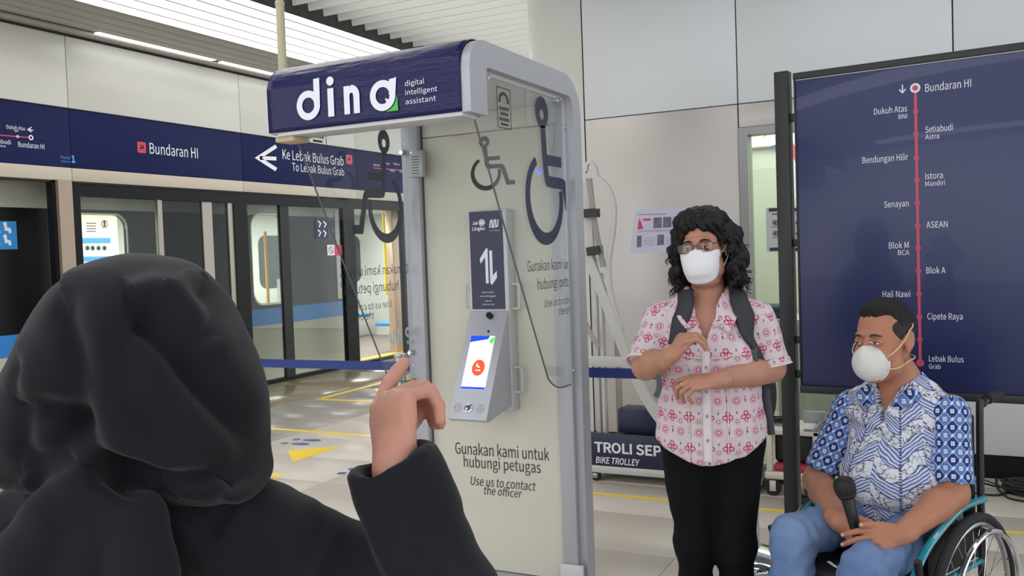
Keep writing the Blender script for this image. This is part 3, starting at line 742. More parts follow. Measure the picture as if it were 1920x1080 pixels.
# tilted screen box: face leans out at the bottom
top = np.array([LX - 0.003, PY - 0.078, 1.245]); bot = np.array([LX - 0.012, PY - 0.30, 0.745])
top = np.array(ay(918, 580, PY - 0.085)); bc = np.array(P(893, 770, 0)) if False else None
sl = Plane((LX, PY - 0.085, 1.248), (1, 0, 0), (0.0, 0.26, 0.50))
sh = 0.50; sw = 0.094
vs = [(LX - sw, PY - 0.085, 1.248), (LX + sw, PY - 0.085, 1.248)]
fbl = sl.w(-sw, -sh); fbr = sl.w(sw, -sh)
uni = MB().add([vs[0], vs[1], tuple(fbr), tuple(fbl), (LX - sw, PY - 0.045, 1.248), (LX + sw, PY - 0.045, 1.248), tuple(fbr + np.array([0, .02, -.012])), tuple(fbl + np.array([0, .02, -.012])),
   (LX - sw, PY - 0.0, 0.84), (LX + sw, PY - 0.0, 0.84)],
   [(0, 3, 2, 1), (0, 1, 5, 4), (3, 7, 6, 2), (4, 8, 7, 3, 0), (1, 2, 6, 9, 5), (8, 9, 6, 7), (4, 5, 9, 8)]).mesh()
su = put('screen_housing', bevel(fixn(uni), 0.003, 2), mat('screen_housing_grey', '#b5b6bd', 0.42, 0.2), kiosk)
def S(u, v): return (u * sw, -v * sh)
scm = mat('lit_screen_white', '#f4f6fb', 0.3, emit=0.75)
put('screen', plate(sl, [rect(*S(-.62, .73), *S(.62, .24))], 0.002, 0.0005), scm, su)
put('screen_banner', join([plate(sl, [[S(-.62, .30), S(-.62, .24), S(.36, .24), S(.30, .27)]], 0.001, 0.0025), plate(sl, [rect(*S(-.62, .73), *S(.62, .71))], 0.001, 0.0025)]), mat('screen_blue', '#1449d6', 0.3, emit=0.7), su)
put('screen_leaf', plate(sl, [[S(.36, .28), S(.62, .245), S(.60, .30), S(.50, .315)]], 0.001, 0.0025), mat('screen_green', '#3fe04a', 0.3, emit=0.7), su)
cc = S(.08, .535)
put('call_button_graphic', plate(sl, [circ(cc[0], cc[1], 0.031, 28, 0.037)], 0.001, 0.0025), mat('screen_orange', '#f0532a', 0.3, emit=0.6), su)
put('handset_graphic', join([plate(sl, [stroke(smooth_path([(cc[0] - .008, cc[1] + .018), (cc[0] - .008, cc[1] + .008), (cc[0] + .006, cc[1] + .002)], 4), 0.006)], 0.001, 0.0036), plate(sl, [rect(cc[0] - .012, cc[1] - .014, cc[0] + .012, cc[1] - .010)], 0.001, 0.0036)]), mat('screen_white', '#ffffff', 0.3, emit=0.75), su)
def on(v, u=0.0, c=0.0): a, b = S(u, v); return sl.w(a, b, c)
put('camera_lens', sharp(MB().lathe(on(.055, .18), [(0.0135, 0), (0.0135, 0.022), (0.010, 0.028), (0.0, 0.028)], 20, sl.n).mesh()), M['black_plastic'], su)
put('sensor_hole', sharp(MB().lathe(on(.195, .22), [(0.006, 0), (0.006, 0.0012), (0, 0.0012)], 16, sl.n).mesh()), M['black_plastic'], su)
put('push_button', sharp(MB().lathe(on(.90, .0), [(0.019, 0), (0.019, 0.006), (0.015, 0.008), (0.0145, 0.006), (0.012, 0.006), (0.011, 0.009), (0, 0.010)], 24, sl.n).mesh()), M['chrome'], su)
holes = MB()
for u0 in (-.58, .60):
    a, b = S(u0, .90)
    for rr_, k in ((0.002, 1), (0.010, 6), (0.018, 10)):
        for t in range(k):
            q = 2 * PI * t / k; holes.lathe(sl.w(a + rr_ * math.cos(q), b + rr_ * math.sin(q)), [(0.0021, 0), (0.0021, 0.0006), (0, 0.0006)], 8, sl.n)
put('speaker_grille', holes.mesh(), M['black_plastic'], su)
def handle(x, z0, z1, s):
    y = PY - 0.045
    return put('handle', sharp(MB().tube(smooth_path([(x, y, z0), (x + s * .03, y, z0 + .002), (x + s * .036, y, z0 + .015), (x + s * .036, y, z1 - .015), (x + s * .03, y, z1 - .002), (x, y, z1)], 4), 0.0058, 8).mesh()), M['white_paint'], unit)
handle(LX + 0.098, 1.255, 1.365, 1); handle(LX - 0.098, 1.255, 1.365, -1); handle(LX + 0.098, 0.885, 0.995, 1)
# intercom box on the left post
ib = ay(780, 307, KB - 0.14)
ic = put('intercom', boxm((ib[0] - 0.034, KB - 0.142, ib[2] - 0.062), (ib[0] + 0.034, KB - 0.11, ib[2] + 0.062), 0.004), mat('intercom_grey', '#a9abad', 0.4, 0.3), kiosk)
g = MB()
for k in range(7): g.box((ib[0] - 0.022, KB - 0.1432, ib[2] - 0.045 + k * 0.0125), (ib[0] + 0.016, KB - 0.1418, ib[2] - 0.042 + k * 0.0125))
put('intercom_grille', g.mesh(), M['black_plastic'], ic)
g = MB()
for dx in (-.022, .022): g.lathe((ib[0] + dx, KB - 0.1425, ib[2] + 0.052), [(0.005, 0), (0.004, 0.002), (0, 0.002)], 12, (0, -1, 0))
put('intercom_screw', g.mesh(), M['chrome'], ic)
# acrylic side sheets with print
gy0, gy1 = KF + 0.10, KB - 0.06
def sheet(x, name):
    pl = Plane((x, 0, 0), (0, 1, 0))
    o = [(gy0, 2.145), (gy0, 1.97)] + [tuple(p) for p in smooth_path([(gy0, 1.97), (3.10, 1.43), (3.315, 1.045), (3.36, 0.975), (3.44, 0.935), (3.52, 0.925)], 5)][1:] + [(gy1, 0.925), (gy1, 2.145)]
    s_ = put(name, plate(pl, [o], 0.006), M['clear'], kiosk)
    ed = [(x + 0.003, p[0], p[1]) for p in o[1:-1]]
    put('cut_edge', MB().tube(ed, 0.0035, 6).mesh(), M['edge'], s_)
    return s_, pl
gR, plR = sheet(KX1 - 0.045, 'acrylic_sheet'); gL, plL = sheet(KX0 + 0.039, 'acrylic_sheet')
plRo = Plane((KX1 - 0.0375, 0, 0), (0, 1, 0)); plLo = Plane((KX0 + 0.0375, 0, 0), (0, -1, 0))
s0 = plRo.px(986, 455); s1 = plRo.px(1076, 200)
put('wheelchair_symbol', chair_symbol(plRo, lambda x, y: (s0[0] - 0.045 + x * (s1[0] - s0[0] + 0.05), s0[1] - 0.01 + y * (s1[1] - s0[1] + .01))), M['navy_print'], gR)
l0 = plLo.px(765, 455); l1 = plLo.px(655, 230); loff = l0[0] - s0[0]
put('wheelchair_symbol', chair_symbol(plLo, lambda x, y: (l0[0] - .01 + x * (l1[0] - l0[0] + .02), l0[1] + y * (l1[1] - l0[1])), off=0.0), M['navy_print'], gL)
caps = [('Gunakan kami untuk', 989, 512, 1081, 500, 20, 0), ('hubungi petugas', 1008, 545, 1082, 533, 20, 0), ('Use us to contact', 1021, 576, 1083, 566, 14, .2), ('the officer', 1048, 590, 1083, 585, 14, .2)]
tr_ = []; tl_ = []
for s_, xa, ya, xb, yb, hh, shr in caps:
    a = plRo.px(xa, ya); b = plRo.px(xb, yb); h_ = plRo.px(xa, ya - hh)[1] - a[1]
    z = (a[1] + b[1]) / 2
    tr_.append(textm(plRo, s_, a[0], z, b[0], h_, shear=shr, off=0.0))
    tl_.append(textm(plLo, s_, a[0] + loff, z, b[0] + loff, h_, shear=shr, off=0.0))
puts('sheet_caption', (tr_), dkp, gR); puts('sheet_caption', (tl_), dkp, gL)
def phone_sign(pl, u, v):
    k = [plate(pl, [rect(u - .055, v - .075, u + .055, v + .075), rect(u - .052, v - .072, u + .052, v + .072)], 0.001, 0.0)]
    k.append(plate(pl, [stroke([(u + .034 * math.cos(a), v + .028 + .026 * math.sin(a)) for a in np.linspace(-0.3, PI + 0.3, 14)], [.02] + [.012] * 12 + [.02])], 0.001, 0.0))
    for r, n in ((-.002, 5), (-.022, 4), (-.042, 5)):
        for i in range(n): k.append(plate(pl, [rect(u + (i - (n - 1) / 2) * .016 - .005, v + r - .006, u + (i - (n - 1) / 2) * .016 + .005, v + r + .006)], 0.001, 0.0))
    k.append(plate(pl, [rect(u - .03, v - .064, u + .03, v - .056)], 0.001, 0.0)); return join(k)
c = plRo.px(945, 203)
put('phone_sign', phone_sign(plRo, c[0], c[1]), dkp, gR); put('phone_sign', phone_sign(plLo, plLo.px(595, 240)[0], c[1]), dkp, gL)
tl2 = [textm(plLo, 'Jak', -gy1 + 0.02, 1.13, -gy1 + 0.055, 0.02, bold=0.01, off=0), textm(plLo, 'Lingko', -gy1 + 0.02, 1.095, -gy1 + 0.10, 0.02, bold=0.01, off=0),
       plate(plLo, [stroke([(-gy1 + .14, 1.10), (-gy1 + .15, 1.16), (-gy1 + .165, 1.165), (-gy1 + .165, 1.10), (-gy1 + .18, 1.10), (-gy1 + .19, 1.16), (-gy1 + .205, 1.165), (-gy1 + .205, 1.11), (-gy1 + .23, 1.12), (-gy1 + .235, 1.165)], 0.012)], 0.001),
       plate(plLo, [circ(-gy1 + .085, 1.15, .024), circ(-gy1 + .085, 1.15, .012)], 0.001)]
puts('operator_marks', (tl2), M['white_print'], gL)
def standoff(x, y, z, s): put('standoff_bolt', sharp(MB().lathe((x, y, z), [(0.006, -0.012 * s), (0.006, 0.003 * s), (0.011, 0.003 * s), (0.011, 0.009 * s), (0.0, 0.010 * s)], 16, (1, 0, 0)).mesh()), M['chrome'], kiosk)
for y, z in ((gy0 + .09, 2.135), (gy1 - .11, 2.135), (gy0 + 0.035, 2.02), (gy1 - 0.03, 2.03), (gy1 - 0.03, 0.985)):
    standoff(KX1 - 0.037, y, z, 1); standoff(KX0 + 0.036, y, z, 1)
put('wall_bolt', sharp(MB().lathe((KX0 + 0.03, KB - 0.115, 1.05), [(0.014, 0), (0.014, 0.01), (0.009, 0.02), (0, 0.02)], 16, (0, -1, 0)).mesh()), M['chrome'], kiosk)
put('wall_bolt', sharp(MB().lathe((KX0 + 0.03, KB - 0.115, 1.985), [(0.016, 0), (0.016, 0.012), (0.01, 0.022), (0, 0.022)], 16, (0, -1, 0)).mesh()), M['chrome'], kiosk)
put('roof_clip', boxm((KX0 + 0.01, KF + 0.01, 1.955), (KX0 + 0.10, KF + 0.10, 1.976), 0.004), mat('cream_clip', '#bba98a', 0.5), kiosk)
# blue status light on the back panel, seen through the right sheet
put('status_light', sharp(MB().lathe(ay(1012, 321, PY - 0.002), [(0.007, 0), (0.007, 0.004), (0, 0.006)], 12, (0, -1, 0)).mesh()), mat('blue_led', '#2030ff', 0.3, emit=8.0), kiosk)

# ================================================================== BARRIER
BY = 4.24
def barrier(x, y, lab, dome=False):
    t = thing('barrier_post', lab, 'barrier post', (x, y, 0), group='retractable belt barrier posts')
    put('base', sharp(MB().lathe((x, y, 0), [(0.17, 0), (0.17, 0.012), (0.165, 0.03), (0.14, 0.055), (0.10, 0.075), (0.05, 0.088), (0.03, 0.09)] if dome else [(0.17, 0), (0.17, 0.012), (0.15, 0.022), (0.04, 0.03)], 40).mesh()), M['chrome'] if dome else M['steel'], t)
    put('pole', sharp(MB().lathe((x, y, 0.03), [(0.031, 0), (0.031, 0.86)], 28).mesh()), M['steel'], t)
    hd_ = put('belt_head', sharp(MB().lathe((x, y, 0.885), [(0.034, 0), (0.034, 0.055), (0.038, 0.06), (0.038, 0.072), (0.03, 0.076)], 28).mesh()), M['steel'], t)
    return t
p1 = ay(751, 700, BY); p2 = ay(1403, 700, BY)
barrier(p1[0], BY, 'steel barrier post seen through the acrylic left side of the kiosk')
barrier(p2[0], BY, 'barrier post with a chrome dome foot half hidden behind the woman in black trousers', True)
bz0, bz1 = 0.868, 0.918
nb = mat('navy_belt_webbing', '#263a80', 0.6, var=0.05)
def belt(xa, xb, lab, sag=0.004):
    def f(u, v): return (xa + (xb - xa) * u, BY - 0.036 + 0.0015 * math.sin(9 * u), bz0 + (bz1 - bz0) * v - sag * math.sin(PI * u))
    me = MB().grid(f, 40, 2).mesh(); bm = bmesh.new(); bm.from_mesh(me); bmesh.ops.solidify(bm, geom=bm.faces, thickness=0.002); bm.to_mesh(me); bm.free()
    put('barrier_belt', me, nb, None, lab, 'barrier belt')
belt(p1[0] - 0.0, -4.6, 'navy barrier belt running from the kiosk post past the black headscarf')
belt(p1[0] + 0.001, p2[0], 'navy barrier belt running behind the kiosk towards the woman in the pink shirt')
barrier(-4.63, BY, 'barrier post hidden behind the black headscarf')

# ================================================================== BIKE TROLLEY
TY = 5.5
TRP = Plane((0, TY, 0), (1, 0, 0)); tq = TRP.px
def T3(x, y, dy=0.0): p = ay(x, y, TY + dy); return (float(p[0]), TY + dy, float(p[2]))
tro = thing('bike_trolley', 'white tubular bicycle trolley with black straps and a navy sign along its base', 'trolley', (-1.8, TY, 0))
wh = mat('trolley_white', '#c3c2bf', 0.4, var=0.03)
def band(pts, w, name, m=wh, dy=0.0, th=0.03, parent=None):
    return put(name, bevel(plate(TRP, [stroke(smooth_path([tq(*p) for p in pts], 5), w)], th, -dy), 0.004, 1), m, parent or tro)
band([(1101, 470), (1112, 500), (1135, 560), (1160, 625), (1190, 700), (1225, 765), (1262, 812)], 0.062, 'slope_rail')
band([(1100, 322), (1101, 310), (1109, 304), (1117, 315), (1121, 330)], 0.022, 'loop_top', wh, 0.004)
band([(1098, 330), (1122, 335), (1140, 352), (1150, 378), (1152, 405), (1149, 440), (1143, 480), (1142, 520), (1150, 570), (1166, 620)], 0.034, 'bow_tube', wh, 0.007, 0.034)
band([(1108, 335), (1112, 370), (1117, 410), (1124, 450), (1130, 480), (1134, 500)], 0.032, 'inner_arm', mat('trolley_grey', '#96938f', 0.5), -0.02, 0.02)
band([(1099, 340), (1104, 400), (1108, 470), (1118, 520)], 0.05, 'outer_arm', wh, 0.012)
for (x0, y0, x1, y1) in ((1097, 401, 1124, 399), (1106, 472, 1130, 468)):
    a, b = tq(x0, y0), tq(x1, y1)
    s_ = put('strap', bevel(plate(TRP, [stroke([a, b], 0.055)], 0.07, -0.01), 0.012, 2), M['black_plastic'], tro)
put('upright', boxm((T3(1112, 700)[0], TY + 0.03, 0.1), (T3(1120, 700)[0], TY + 0.07, 1.45), 0.003), wh, tro)
put('upright', boxm((T3(1127, 700)[0], TY + 0.0, 0.1), (T3(1133, 700)[0], TY + 0.05, 1.35), 0.003), wh, tro)
put('upright', boxm((T3(1143, 700)[0], TY + 0.1, 0.1), (T3(1152, 700)[0], TY + 0.14, 0.95), 0.003), mat('trolley_beige', '#b5aaa2', 0.5), tro)
band([(1098, 590), (1115, 625), (1130, 650)], 0.025, 'brace', mat('trolley_beige_brace', '#a9a19a', 0.5), -0.05)
z_, = (T3(1112, 676)[2],)
put('cross_rail', boxm((T3(1105, 675)[0], TY - 0.03, z_ - 0.035), (-1.2, TY + 0.0, z_ + 0.03), 0.004), wh, tro)
put('reflection_block', boxm((T3(1157, 790)[0], TY + 0.02, T3(1157, 812)[2]), (T3(1240, 790)[0], TY + 0.2, T3(1157, 768)[2]), 0.004), mat('painted_navy_reflection', '#1c2042', 0.45), tro)  # solid navy block standing in for a navy reflection in clear acrylic
sgn = put('sign_board', boxm((T3(1112, 840)[0], TY - 0.05, 0.103), (-1.15, TY - 0.03, 0.315), 0.002), mat('navy_trolley_sign', '#171c3e', 0.4), tro)
TS = Plane((0, TY - 0.0515, 0), (1, 0, 0))
a = TS.px(1115, 843); b = TS.px(1287, 850)
puts('sign_lettering', ([textm(TS, 'TROLI SEPEDA', a[0], a[1] - .012, a[0] + 0.63, 0.062, bold=0.012), textm(TS, 'BIKE TROLLEY', a[0] + .005, a[1] - .085, a[0] + 0.305, 0.04, bold=0.008, shear=0.2)]), M['white_print'], sgn)
put('base_rail', boxm((T3(1108, 880)[0] - .03, TY - 0.06, 0.055), (-1.13, TY - 0.02, 0.102), 0.006), wh, tro)
put('base_rail', boxm((T3(1108, 880)[0] - .03, TY + 0.34, 0.055), (-1.13, TY + 0.38, 0.102), 0.006), wh, tro)
put('base_pan', boxm((T3(1108, 880)[0] - .03, TY - 0.02, 0.06), (-1.13, TY + 0.34, 0.075)), mat('dark_pan', '#3a3b40', 0.6), tro)
def caster(x, y, parent, r=0.042, h=0.1, pm_=None):
    fk = put('caster_fork', bevel(join([boxm((x - .018, y - .022, r * .6), (x + .018, y - .017, h)), boxm((x - .018, y + .017, r * .6), (x + .018, y + .022, h)), boxm((x - .018, y - .022, h - .008), (x + .018, y + .022, h))]), 0.001, 1), pm_ or M['steel'], parent)
    me = MB().lathe((x, y - 0.014, r), [(r * .3, 0), (r * .9, 0), (r, 0.005), (r, 0.023), (r * .9, 0.028), (r * .3, 0.028)], 24, (0, 1, 0)).mesh()
    put('caster_wheel', sharp(me), M['rubber'], parent)
for x, y in ((T3(1122, 890)[0], TY - 0.04), (-1.3, TY - .04), (T3(1122, 890)[0], TY + 0.36), (-1.2, TY + .36)): caster(x, y, tro, 0.034, 0.058)

# ================================================================== EQUIPMENT CART behind the board post
CY = 5.45
def C3(x, y): p = ay(x, y, CY); return float(p[0]), float(p[2])
cart = thing('equipment_cart', 'small white cart with a red pad and grey caster behind the black board post', 'cart', (-0.95, CY + 0.15, 0))
x0 = C3(1436, 850)[0]; x1 = C3(1536, 850)[0]; zt = C3(1456, 806)[1]; zl = C3(1456, 885)[1]
cwm = mat('cart_off_white', '#c9c5b4', 0.45)
put('cart_post', boxm((x0, CY, zl), (x0 + 0.035, CY + 0.04, zt), 0.006), cwm, cart)
put('cart_post', boxm((x1 - 0.035, CY, zl), (x1, CY + 0.04, zt), 0.006), cwm, cart)
put('cart_shelf', boxm((x0, CY, zt - 0.03), (x1, CY + 0.35, zt), 0.005), mat('cart_shelf_beige', '#c2bcb4', 0.5), cart)
put('cart_base', boxm((x0 - 0.01, CY - 0.01, zl - 0.045), (x1, CY + 0.35, zl), 0.012), cwm, cart)
put('red_pad', boxm((x0 + 0.04, CY + 0.01, zl), (x1 - 0.04, CY + 0.2, zl + 0.045), 0.015), mat('red_pad', '#9c2a38', 0.5), cart)
put('black_bin', boxm((x0 + 0.04, CY + 0.06, zl + 0.047), (x1 - 0.04, CY + 0.33, zt - 0.035), 0.02), M['black_plastic'], cart)
caster(x0 + 0.035, CY + 0.02, cart, 0.05, zl - 0.045, cwm); caster(x1 - 0.04, CY + 0.02, cart, 0.05, zl - 0.045, cwm); caster(x0 + 0.05, CY + 0.3, cart, 0.05, zl - 0.045, cwm); caster(x1 - 0.04, CY + 0.3, cart, 0.05, zl - 0.045, cwm)
def coil(cx, cy, cz, R, n, r, name, lab, cat, flat=0.5, seed=1, m=None):
    rg = random.Random(seed); pts = []
    for i in range(n * 14):
        t = 2 * PI * i / 14; k = i / 14
        q = R * (0.75 + 0.25 * math.sin(k * 1.7 + seed))
        pts.append((cx + q * math.cos(t) + 0.01 * math.sin(k * 3), cy + q * flat * math.sin(t), cz + r + 0.5 * r * k * 1.1 + 0.004 * math.sin(3 * t + k)))
    return put(name, sharp(MB().tube(pts, r, 6).mesh()), m or M['rubber'], None, lab, cat)
coil((x0 + x1) / 2 - 0.09, CY + 0.2, zt + 0.006, 0.085, 6, 0.007, 'cable_coil', 'black cable coiled on top of the small white cart', 'cable coil', 0.9, 3)
cx_ = C3(1516, 800)[0]
cr_ = thing('plastic_crate', 'grey plastic wrapped crate standing on the cart right of the black post', 'crate', (cx_ + 0.06, CY + 0.1, zt))
cgm = mat('grey_plastic_wrap', '#8f9090', 0.3, 0.1, var=0.15, vscale=20, bump=0.004, bscale=25)
put('crate_shell', bevel(boxm((cx_ - 0.03, CY - 0.0, zt + .0005), (cx_ + 0.1, CY + 0.03, zt + 0.12)), 0.005), cgm, cr_)
put('wrap', MB().grid(lambda u, v: (cx_ + 0.11 - 0.08 * v + .01 * math.sin(9 * u), CY - 0.02 - 0.02 * math.sin(7 * v + 3 * u), zt + 0.12 - 0.11 * v), 12, 24).mesh(), cgm, cr_, smooth=True)
put('paper_label', boxm((cx_ - 0.028, CY - 0.003, zt + 0.015), (cx_ + 0.045, CY - 0.001, zt + 0.05)), M['white_print'], cr_)
coil(float(az(1512, 925)[0]) + .02, float(az(1512, 925)[1]) - .24, 0.0, 0.085, 8, 0.008, 'cable_coil', 'black cable heap on the floor just right of the black post foot', 'cable coil', 0.9, 5)

# cables on the floor at the right
rg = random.Random(4)
def cable(pts, lab, r=0.006):
    pp = [(float(p[0]), float(p[1]), r) for p in [az(x, y, r) for x, y in pts]]
    put('floor_cable', sharp(MB().tube(smooth_path(pp, 8), r, 8).mesh()), M['rubber'], None, lab, 'cable')
cable([(1790, 899), (1830, 903), (1870, 912), (1905, 914), (1940, 905)], 'black cable lying closest to the black skirting at the right')
cable([(1795, 917), (1830, 925), (1870, 928), (1893, 920), (1910, 908), (1945, 900)], 'black cable sweeping lowest across the pale floor behind the wheelchair')
cable([(1868, 896), (1869, 912), (1878, 924), (1895, 935), (1930, 941)], 'black cable curving down in a hook beside the skirting')
cable([(1840, 898), (1868, 908), (1888, 917), (1900, 905), (1935, 900)], 'thin black cable tangled between the skirting and the cable heap', 0.004)
q = az(1925, 925)
coil(float(q[0]), float(q[1]), 0.0, 0.13, 12, 0.009, 'cable_coil', 'black cable heap at the right edge below the wall skirting', 'cable coil', 0.85, 9)

# ================================================================== WALL PAPERS, ROOM THINGS
WP = Plane((0, YB - 0.0008, 0), (1, 0, 0)); wq = WP.px
paper = thing('instruction_poster', 'pale lilac paper poster with small photos taped to the grey wall', 'poster', (-1.95, YB - 0.002, 1.46))
put('sheet', plate(WP, [[wq(1180, 475), wq(1192, 392), wq(1306, 388), wq(1300, 472)]], 0.0012, 0.0), mat('lilac_paper', '#c3c1d6', 0.6), paper)
PQ = Plane((0, YB - 0.0022, 0), (1, 0, 0)); pq = PQ.px
ph = mat('photo_print_grey', '#5b5a66', 0.5, pattern=lambda v: ecol(enoise(v, 16, 2), '#2c2b36', '#86859a'))
for x, y, w, h in ((1225, 408, 16, 20), (1243, 407, 16, 20), (1263, 406, 16, 20), (1194, 442, 9, 22), (1232, 440, 13, 20)):
    put('photo', plate(PQ, [[pq(x, y + h), pq(x + 0.5, y), pq(x + w, y - .5), pq(x + w, y + h - 1)]], 0.0006), ph, paper)
put('red_bottle_photo', join([plate(PQ, [[pq(1195, 430), pq(1197, 416), pq(1199, 409), pq(1202, 416), pq(1206, 429)]], 0.0006), plate(PQ, [[pq(1206, 414), pq(1206, 410), pq(1220, 409.5), pq(1220, 413.5)]], 0.0006)]), M['red'], paper)
g = [plate(PQ, [[pq(1196, 403.2), pq(1196, 402), pq(1250, 400.5), pq(1250, 401.8)]], 0.0006)]
for y in (432, 434.5): g.append(plate(PQ, [[pq(1196, y + .6), pq(1196, y), pq(1286, y - 2.5), pq(1286, y - 1.9)]], 0.0006))
for y in (447, 451, 455, 459): g.append(plate(PQ, [[pq(1207, y + .6), pq(1207, y), pq(1228, y - .6), pq(1228, y)]], 0.0006)); g.append(plate(PQ, [[pq(1248, y - .6), pq(1248, y - 1.2), pq(1262, y - 1.6), pq(1262, y - 1)]], 0.0006))
put('fine_print', join(g), mat('grey_print', '#6a6878', 0.6), paper)
RY = 8.29
RP = Plane((0, RY - 0.06, 0), (1, 0, 0)); rq = RP.px
a = rq(1405, 276); b = rq(1540, 238)
lbx = thing('light_box', 'glowing white light box high on the green wall of the office', 'light box', ((a[0] + b[0]) / 2, RY - 0.03, a[1]))
put('box', boxm((a[0] - .01, RY - 0.058, a[1] - .01), (b[0], RY, b[1] + .01), 0.003), M['white_paint'], lbx)
put('lit_face', plate(RP, [rect(a[0], a[1], b[0], b[1])], 0.002), mat('light_box_face', '#ffffff', 0.4, emit=1.6), lbx)
R2 = Plane((0, RY - 0.0635, 0), (1, 0, 0)); r2 = R2.px
put('printed_stroke', plate(R2, [[r2(1429, 262), r2(1438, 242), r2(1449, 240)]], 0.001), mat('orange_print', '#e58a2b', 0.4, emit=0.3), lbx)
put('blue_stroke', plate(R2, [[r2(1443, 276), r2(1452, 271), r2(1470, 274)]], 0.001), mat('blue_print', '#4666b8', 0.4), lbx)
rb = thing('hanging_banner', 'white banner with a red diagonal hanging inside the office', 'banner', (rq(1500, 300)[0], RY - 0.2, rq(1500, 470)[1]))
RB = Plane((0, RY - 0.3, 0), (1, 0, 0)); bq2 = RB.px
put('banner_cloth', plate(RB, [[bq2(1482, 372), bq2(1482, 240), bq2(1530, 238), bq2(1530, 372)]], 0.004), mat('banner_white', '#e2e4e6', 0.5), rb)
RC = Plane((0, RY - 0.306, 0), (1, 0, 0)); bq3 = RC.px
put('banner_stripe', plate(RC, [[bq3(1482, 258), bq3(1496, 284), bq3(1496, 312), bq3(1482, 286)]], 0.001), mat('banner_red', '#d8475c', 0.5), rb)
def notice(xa, ya, xb, yb, lab, n):
    pa = rn.px(xa, yb); pb = rn.px(xb, ya)
    t = thing('wall_notice', lab, 'notice', ((pa[0] + pb[0]) / 2, rn.o[1], pa[1]))
    put('notice_sheet', plate(rn, [rect(pa[0], pa[1], pb[0], pb[1])], 0.004), mat('notice_white', '#b9bcbb', 0.5), t)
    H_ = pb[1] - pa[1]; W_ = pb[0] - pa[0]
    puts('notice_bar', ([plate(rn, [rect(pa[0] + .02, pb[1] - .09 * H_, pb[0] - .02, pb[1] - .01 * H_)], 0.001, 0.0045), plate(rn, [rect(pa[0] + .02, pa[1] + .01 * H_, pb[0] - .02, pa[1] + .09 * H_)], 0.001, 0.0045)]), M['navy_print'], t)
    g = []
    for k in range(n):
        cy_ = pb[1] - (0.35 + 0.24 * k) * H_
        g.append(plate(rn, [circ(pa[0] + .45 * W_, cy_, .05 * H_ * 1.2), circ(pa[0] + .45 * W_, cy_, .05 * H_ * 0.85)], 0.001, 0.0045)); g.append(plate(rn, [circ(pa[0] + .45 * W_, cy_, .025 * H_)], 0.001, 0.0045))
        g.append(plate(rn, [rect(pa[0] + .25 * W_, cy_ - .1 * H_, pa[0] + .8 * W_, cy_ - .09 * H_)], 0.001, 0.0045))
    g.append(plate(rn, [rect(pa[0] + .3 * W_, pb[1] - .16 * H_, pa[0] + .8 * W_, pb[1] - .14 * H_)], 0.001, 0.0045))
    puts('notice_pictogram', (g), M['black'], t)
rn = Plane((0, YB + 0.045, 0), (1, 0, 0))
notice(1438, 388, 1474, 472, 'grey safety notice with round pictograms on the office glass, left of the black post', 2)
notice(1486, 388, 1512, 472, 'safety notice on the office glass partly behind the route board', 3)
a = ay(1450, 598, 7.2)
dsk = thing('office_desk', 'white office desk just visible behind the woman and the black post', 'desk', (-0.75, 7.4, 0))
put('desk_top', boxm((-1.35, 7.1, a[2] - 0.03), (0.1, 7.7, a[2])), M['white_paint'], dsk)
put('desk_front', boxm((-1.33, 7.13, 0.0), (0.08, 7.16, a[2] - 0.031)), M['white_paint'], dsk)
bg = put('work_bag', bevel(boxm((a[0] - .16, 7.2, a[2] + .001), (a[0] + .10, 7.4, a[2] + 0.11)), 0.04, 3), mat('dark_blue_bag', '#2a3b55', 0.6), None, 'dark blue bag lying on the office desk behind the woman', 'bag')

# ================================================================== ROUTE BOARD
th_ = math.radians(-5.8)
bu = np.array([math.cos(th_), math.sin(th_), 0])
B0 = np.array([-0.655, 4.04, 0.0])
RBp = Plane(B0, bu); rbq = RBp.px
BW, BZ0, BZ1 = 1.10, 0.885, 2.195
brd = thing('route_board', 'navy metro route board in a black frame on black posts behind the seated man', 'sign board', tuple(B0 + bu * 0.55))
def bb(u0, v0, c0, u1, v1, c1, bv=0.002):
    m_ = MB(); m_.obox(RBp.w((u0 + u1) / 2, (v0 + v1) / 2, (c0 + c1) / 2), RBp.u * (u1 - u0) / 2, RBp.n * (c1 - c0) / 2, RBp.v * (v1 - v0) / 2)
    return bevel(fixn(m_.mesh()), bv, 2)
pmat = mat('black_powder_coat', '#232322', 0.45, 0.1)
put('post', bb(-0.088, 0.0, -0.06, -0.028, 2.24, 0.0), pmat, brd)
put('post', bb(BW + 0.03, 0.0, -0.06, BW + 0.09, 2.24, 0.0), pmat, brd)
put('post_foot', bb(-0.12, 0.0, -0.25, 0.0, 0.012, 0.2), pmat, brd); put('post_foot', bb(BW, 0.0, -0.25, BW + .12, 0.012, 0.2), pmat, brd)
for z in (2.04, 1.50, 0.96 + .12, 0.93):
    put('bracket', bb(-0.028, z - 0.016, -0.045, 0.004, z + 0.016, -0.015, 0.001), pmat, brd)
put('frame_top', bb(-0.004, BZ1, -0.05, BW, BZ1 + 0.028, 0.012), pmat, brd)
put('frame_bottom', bb(-0.004, BZ0 - 0.032, -0.05, BW, BZ0, 0.012), pmat, brd)
put('frame_side', bb(-0.004, BZ0, -0.05, 0.004, BZ1, 0.004), pmat, brd); put('frame_side', bb(BW - .01, BZ0, -0.05, BW, BZ1, 0.012), pmat, brd)
rp = put('route_panel', bb(0.004, BZ0, -0.04, BW - .01, BZ1 - 0.004, 0.0, 0.001), mat('navy_route_panel', '#242b58', 0.35, var=0.04, vscale=1.5, coat=0.1), brd)
put('light_edge', bb(0.004, BZ1 - 0.004, -0.04, BW - .01, BZ1, 0.002, 0.0005), M['white_paint'], brd)
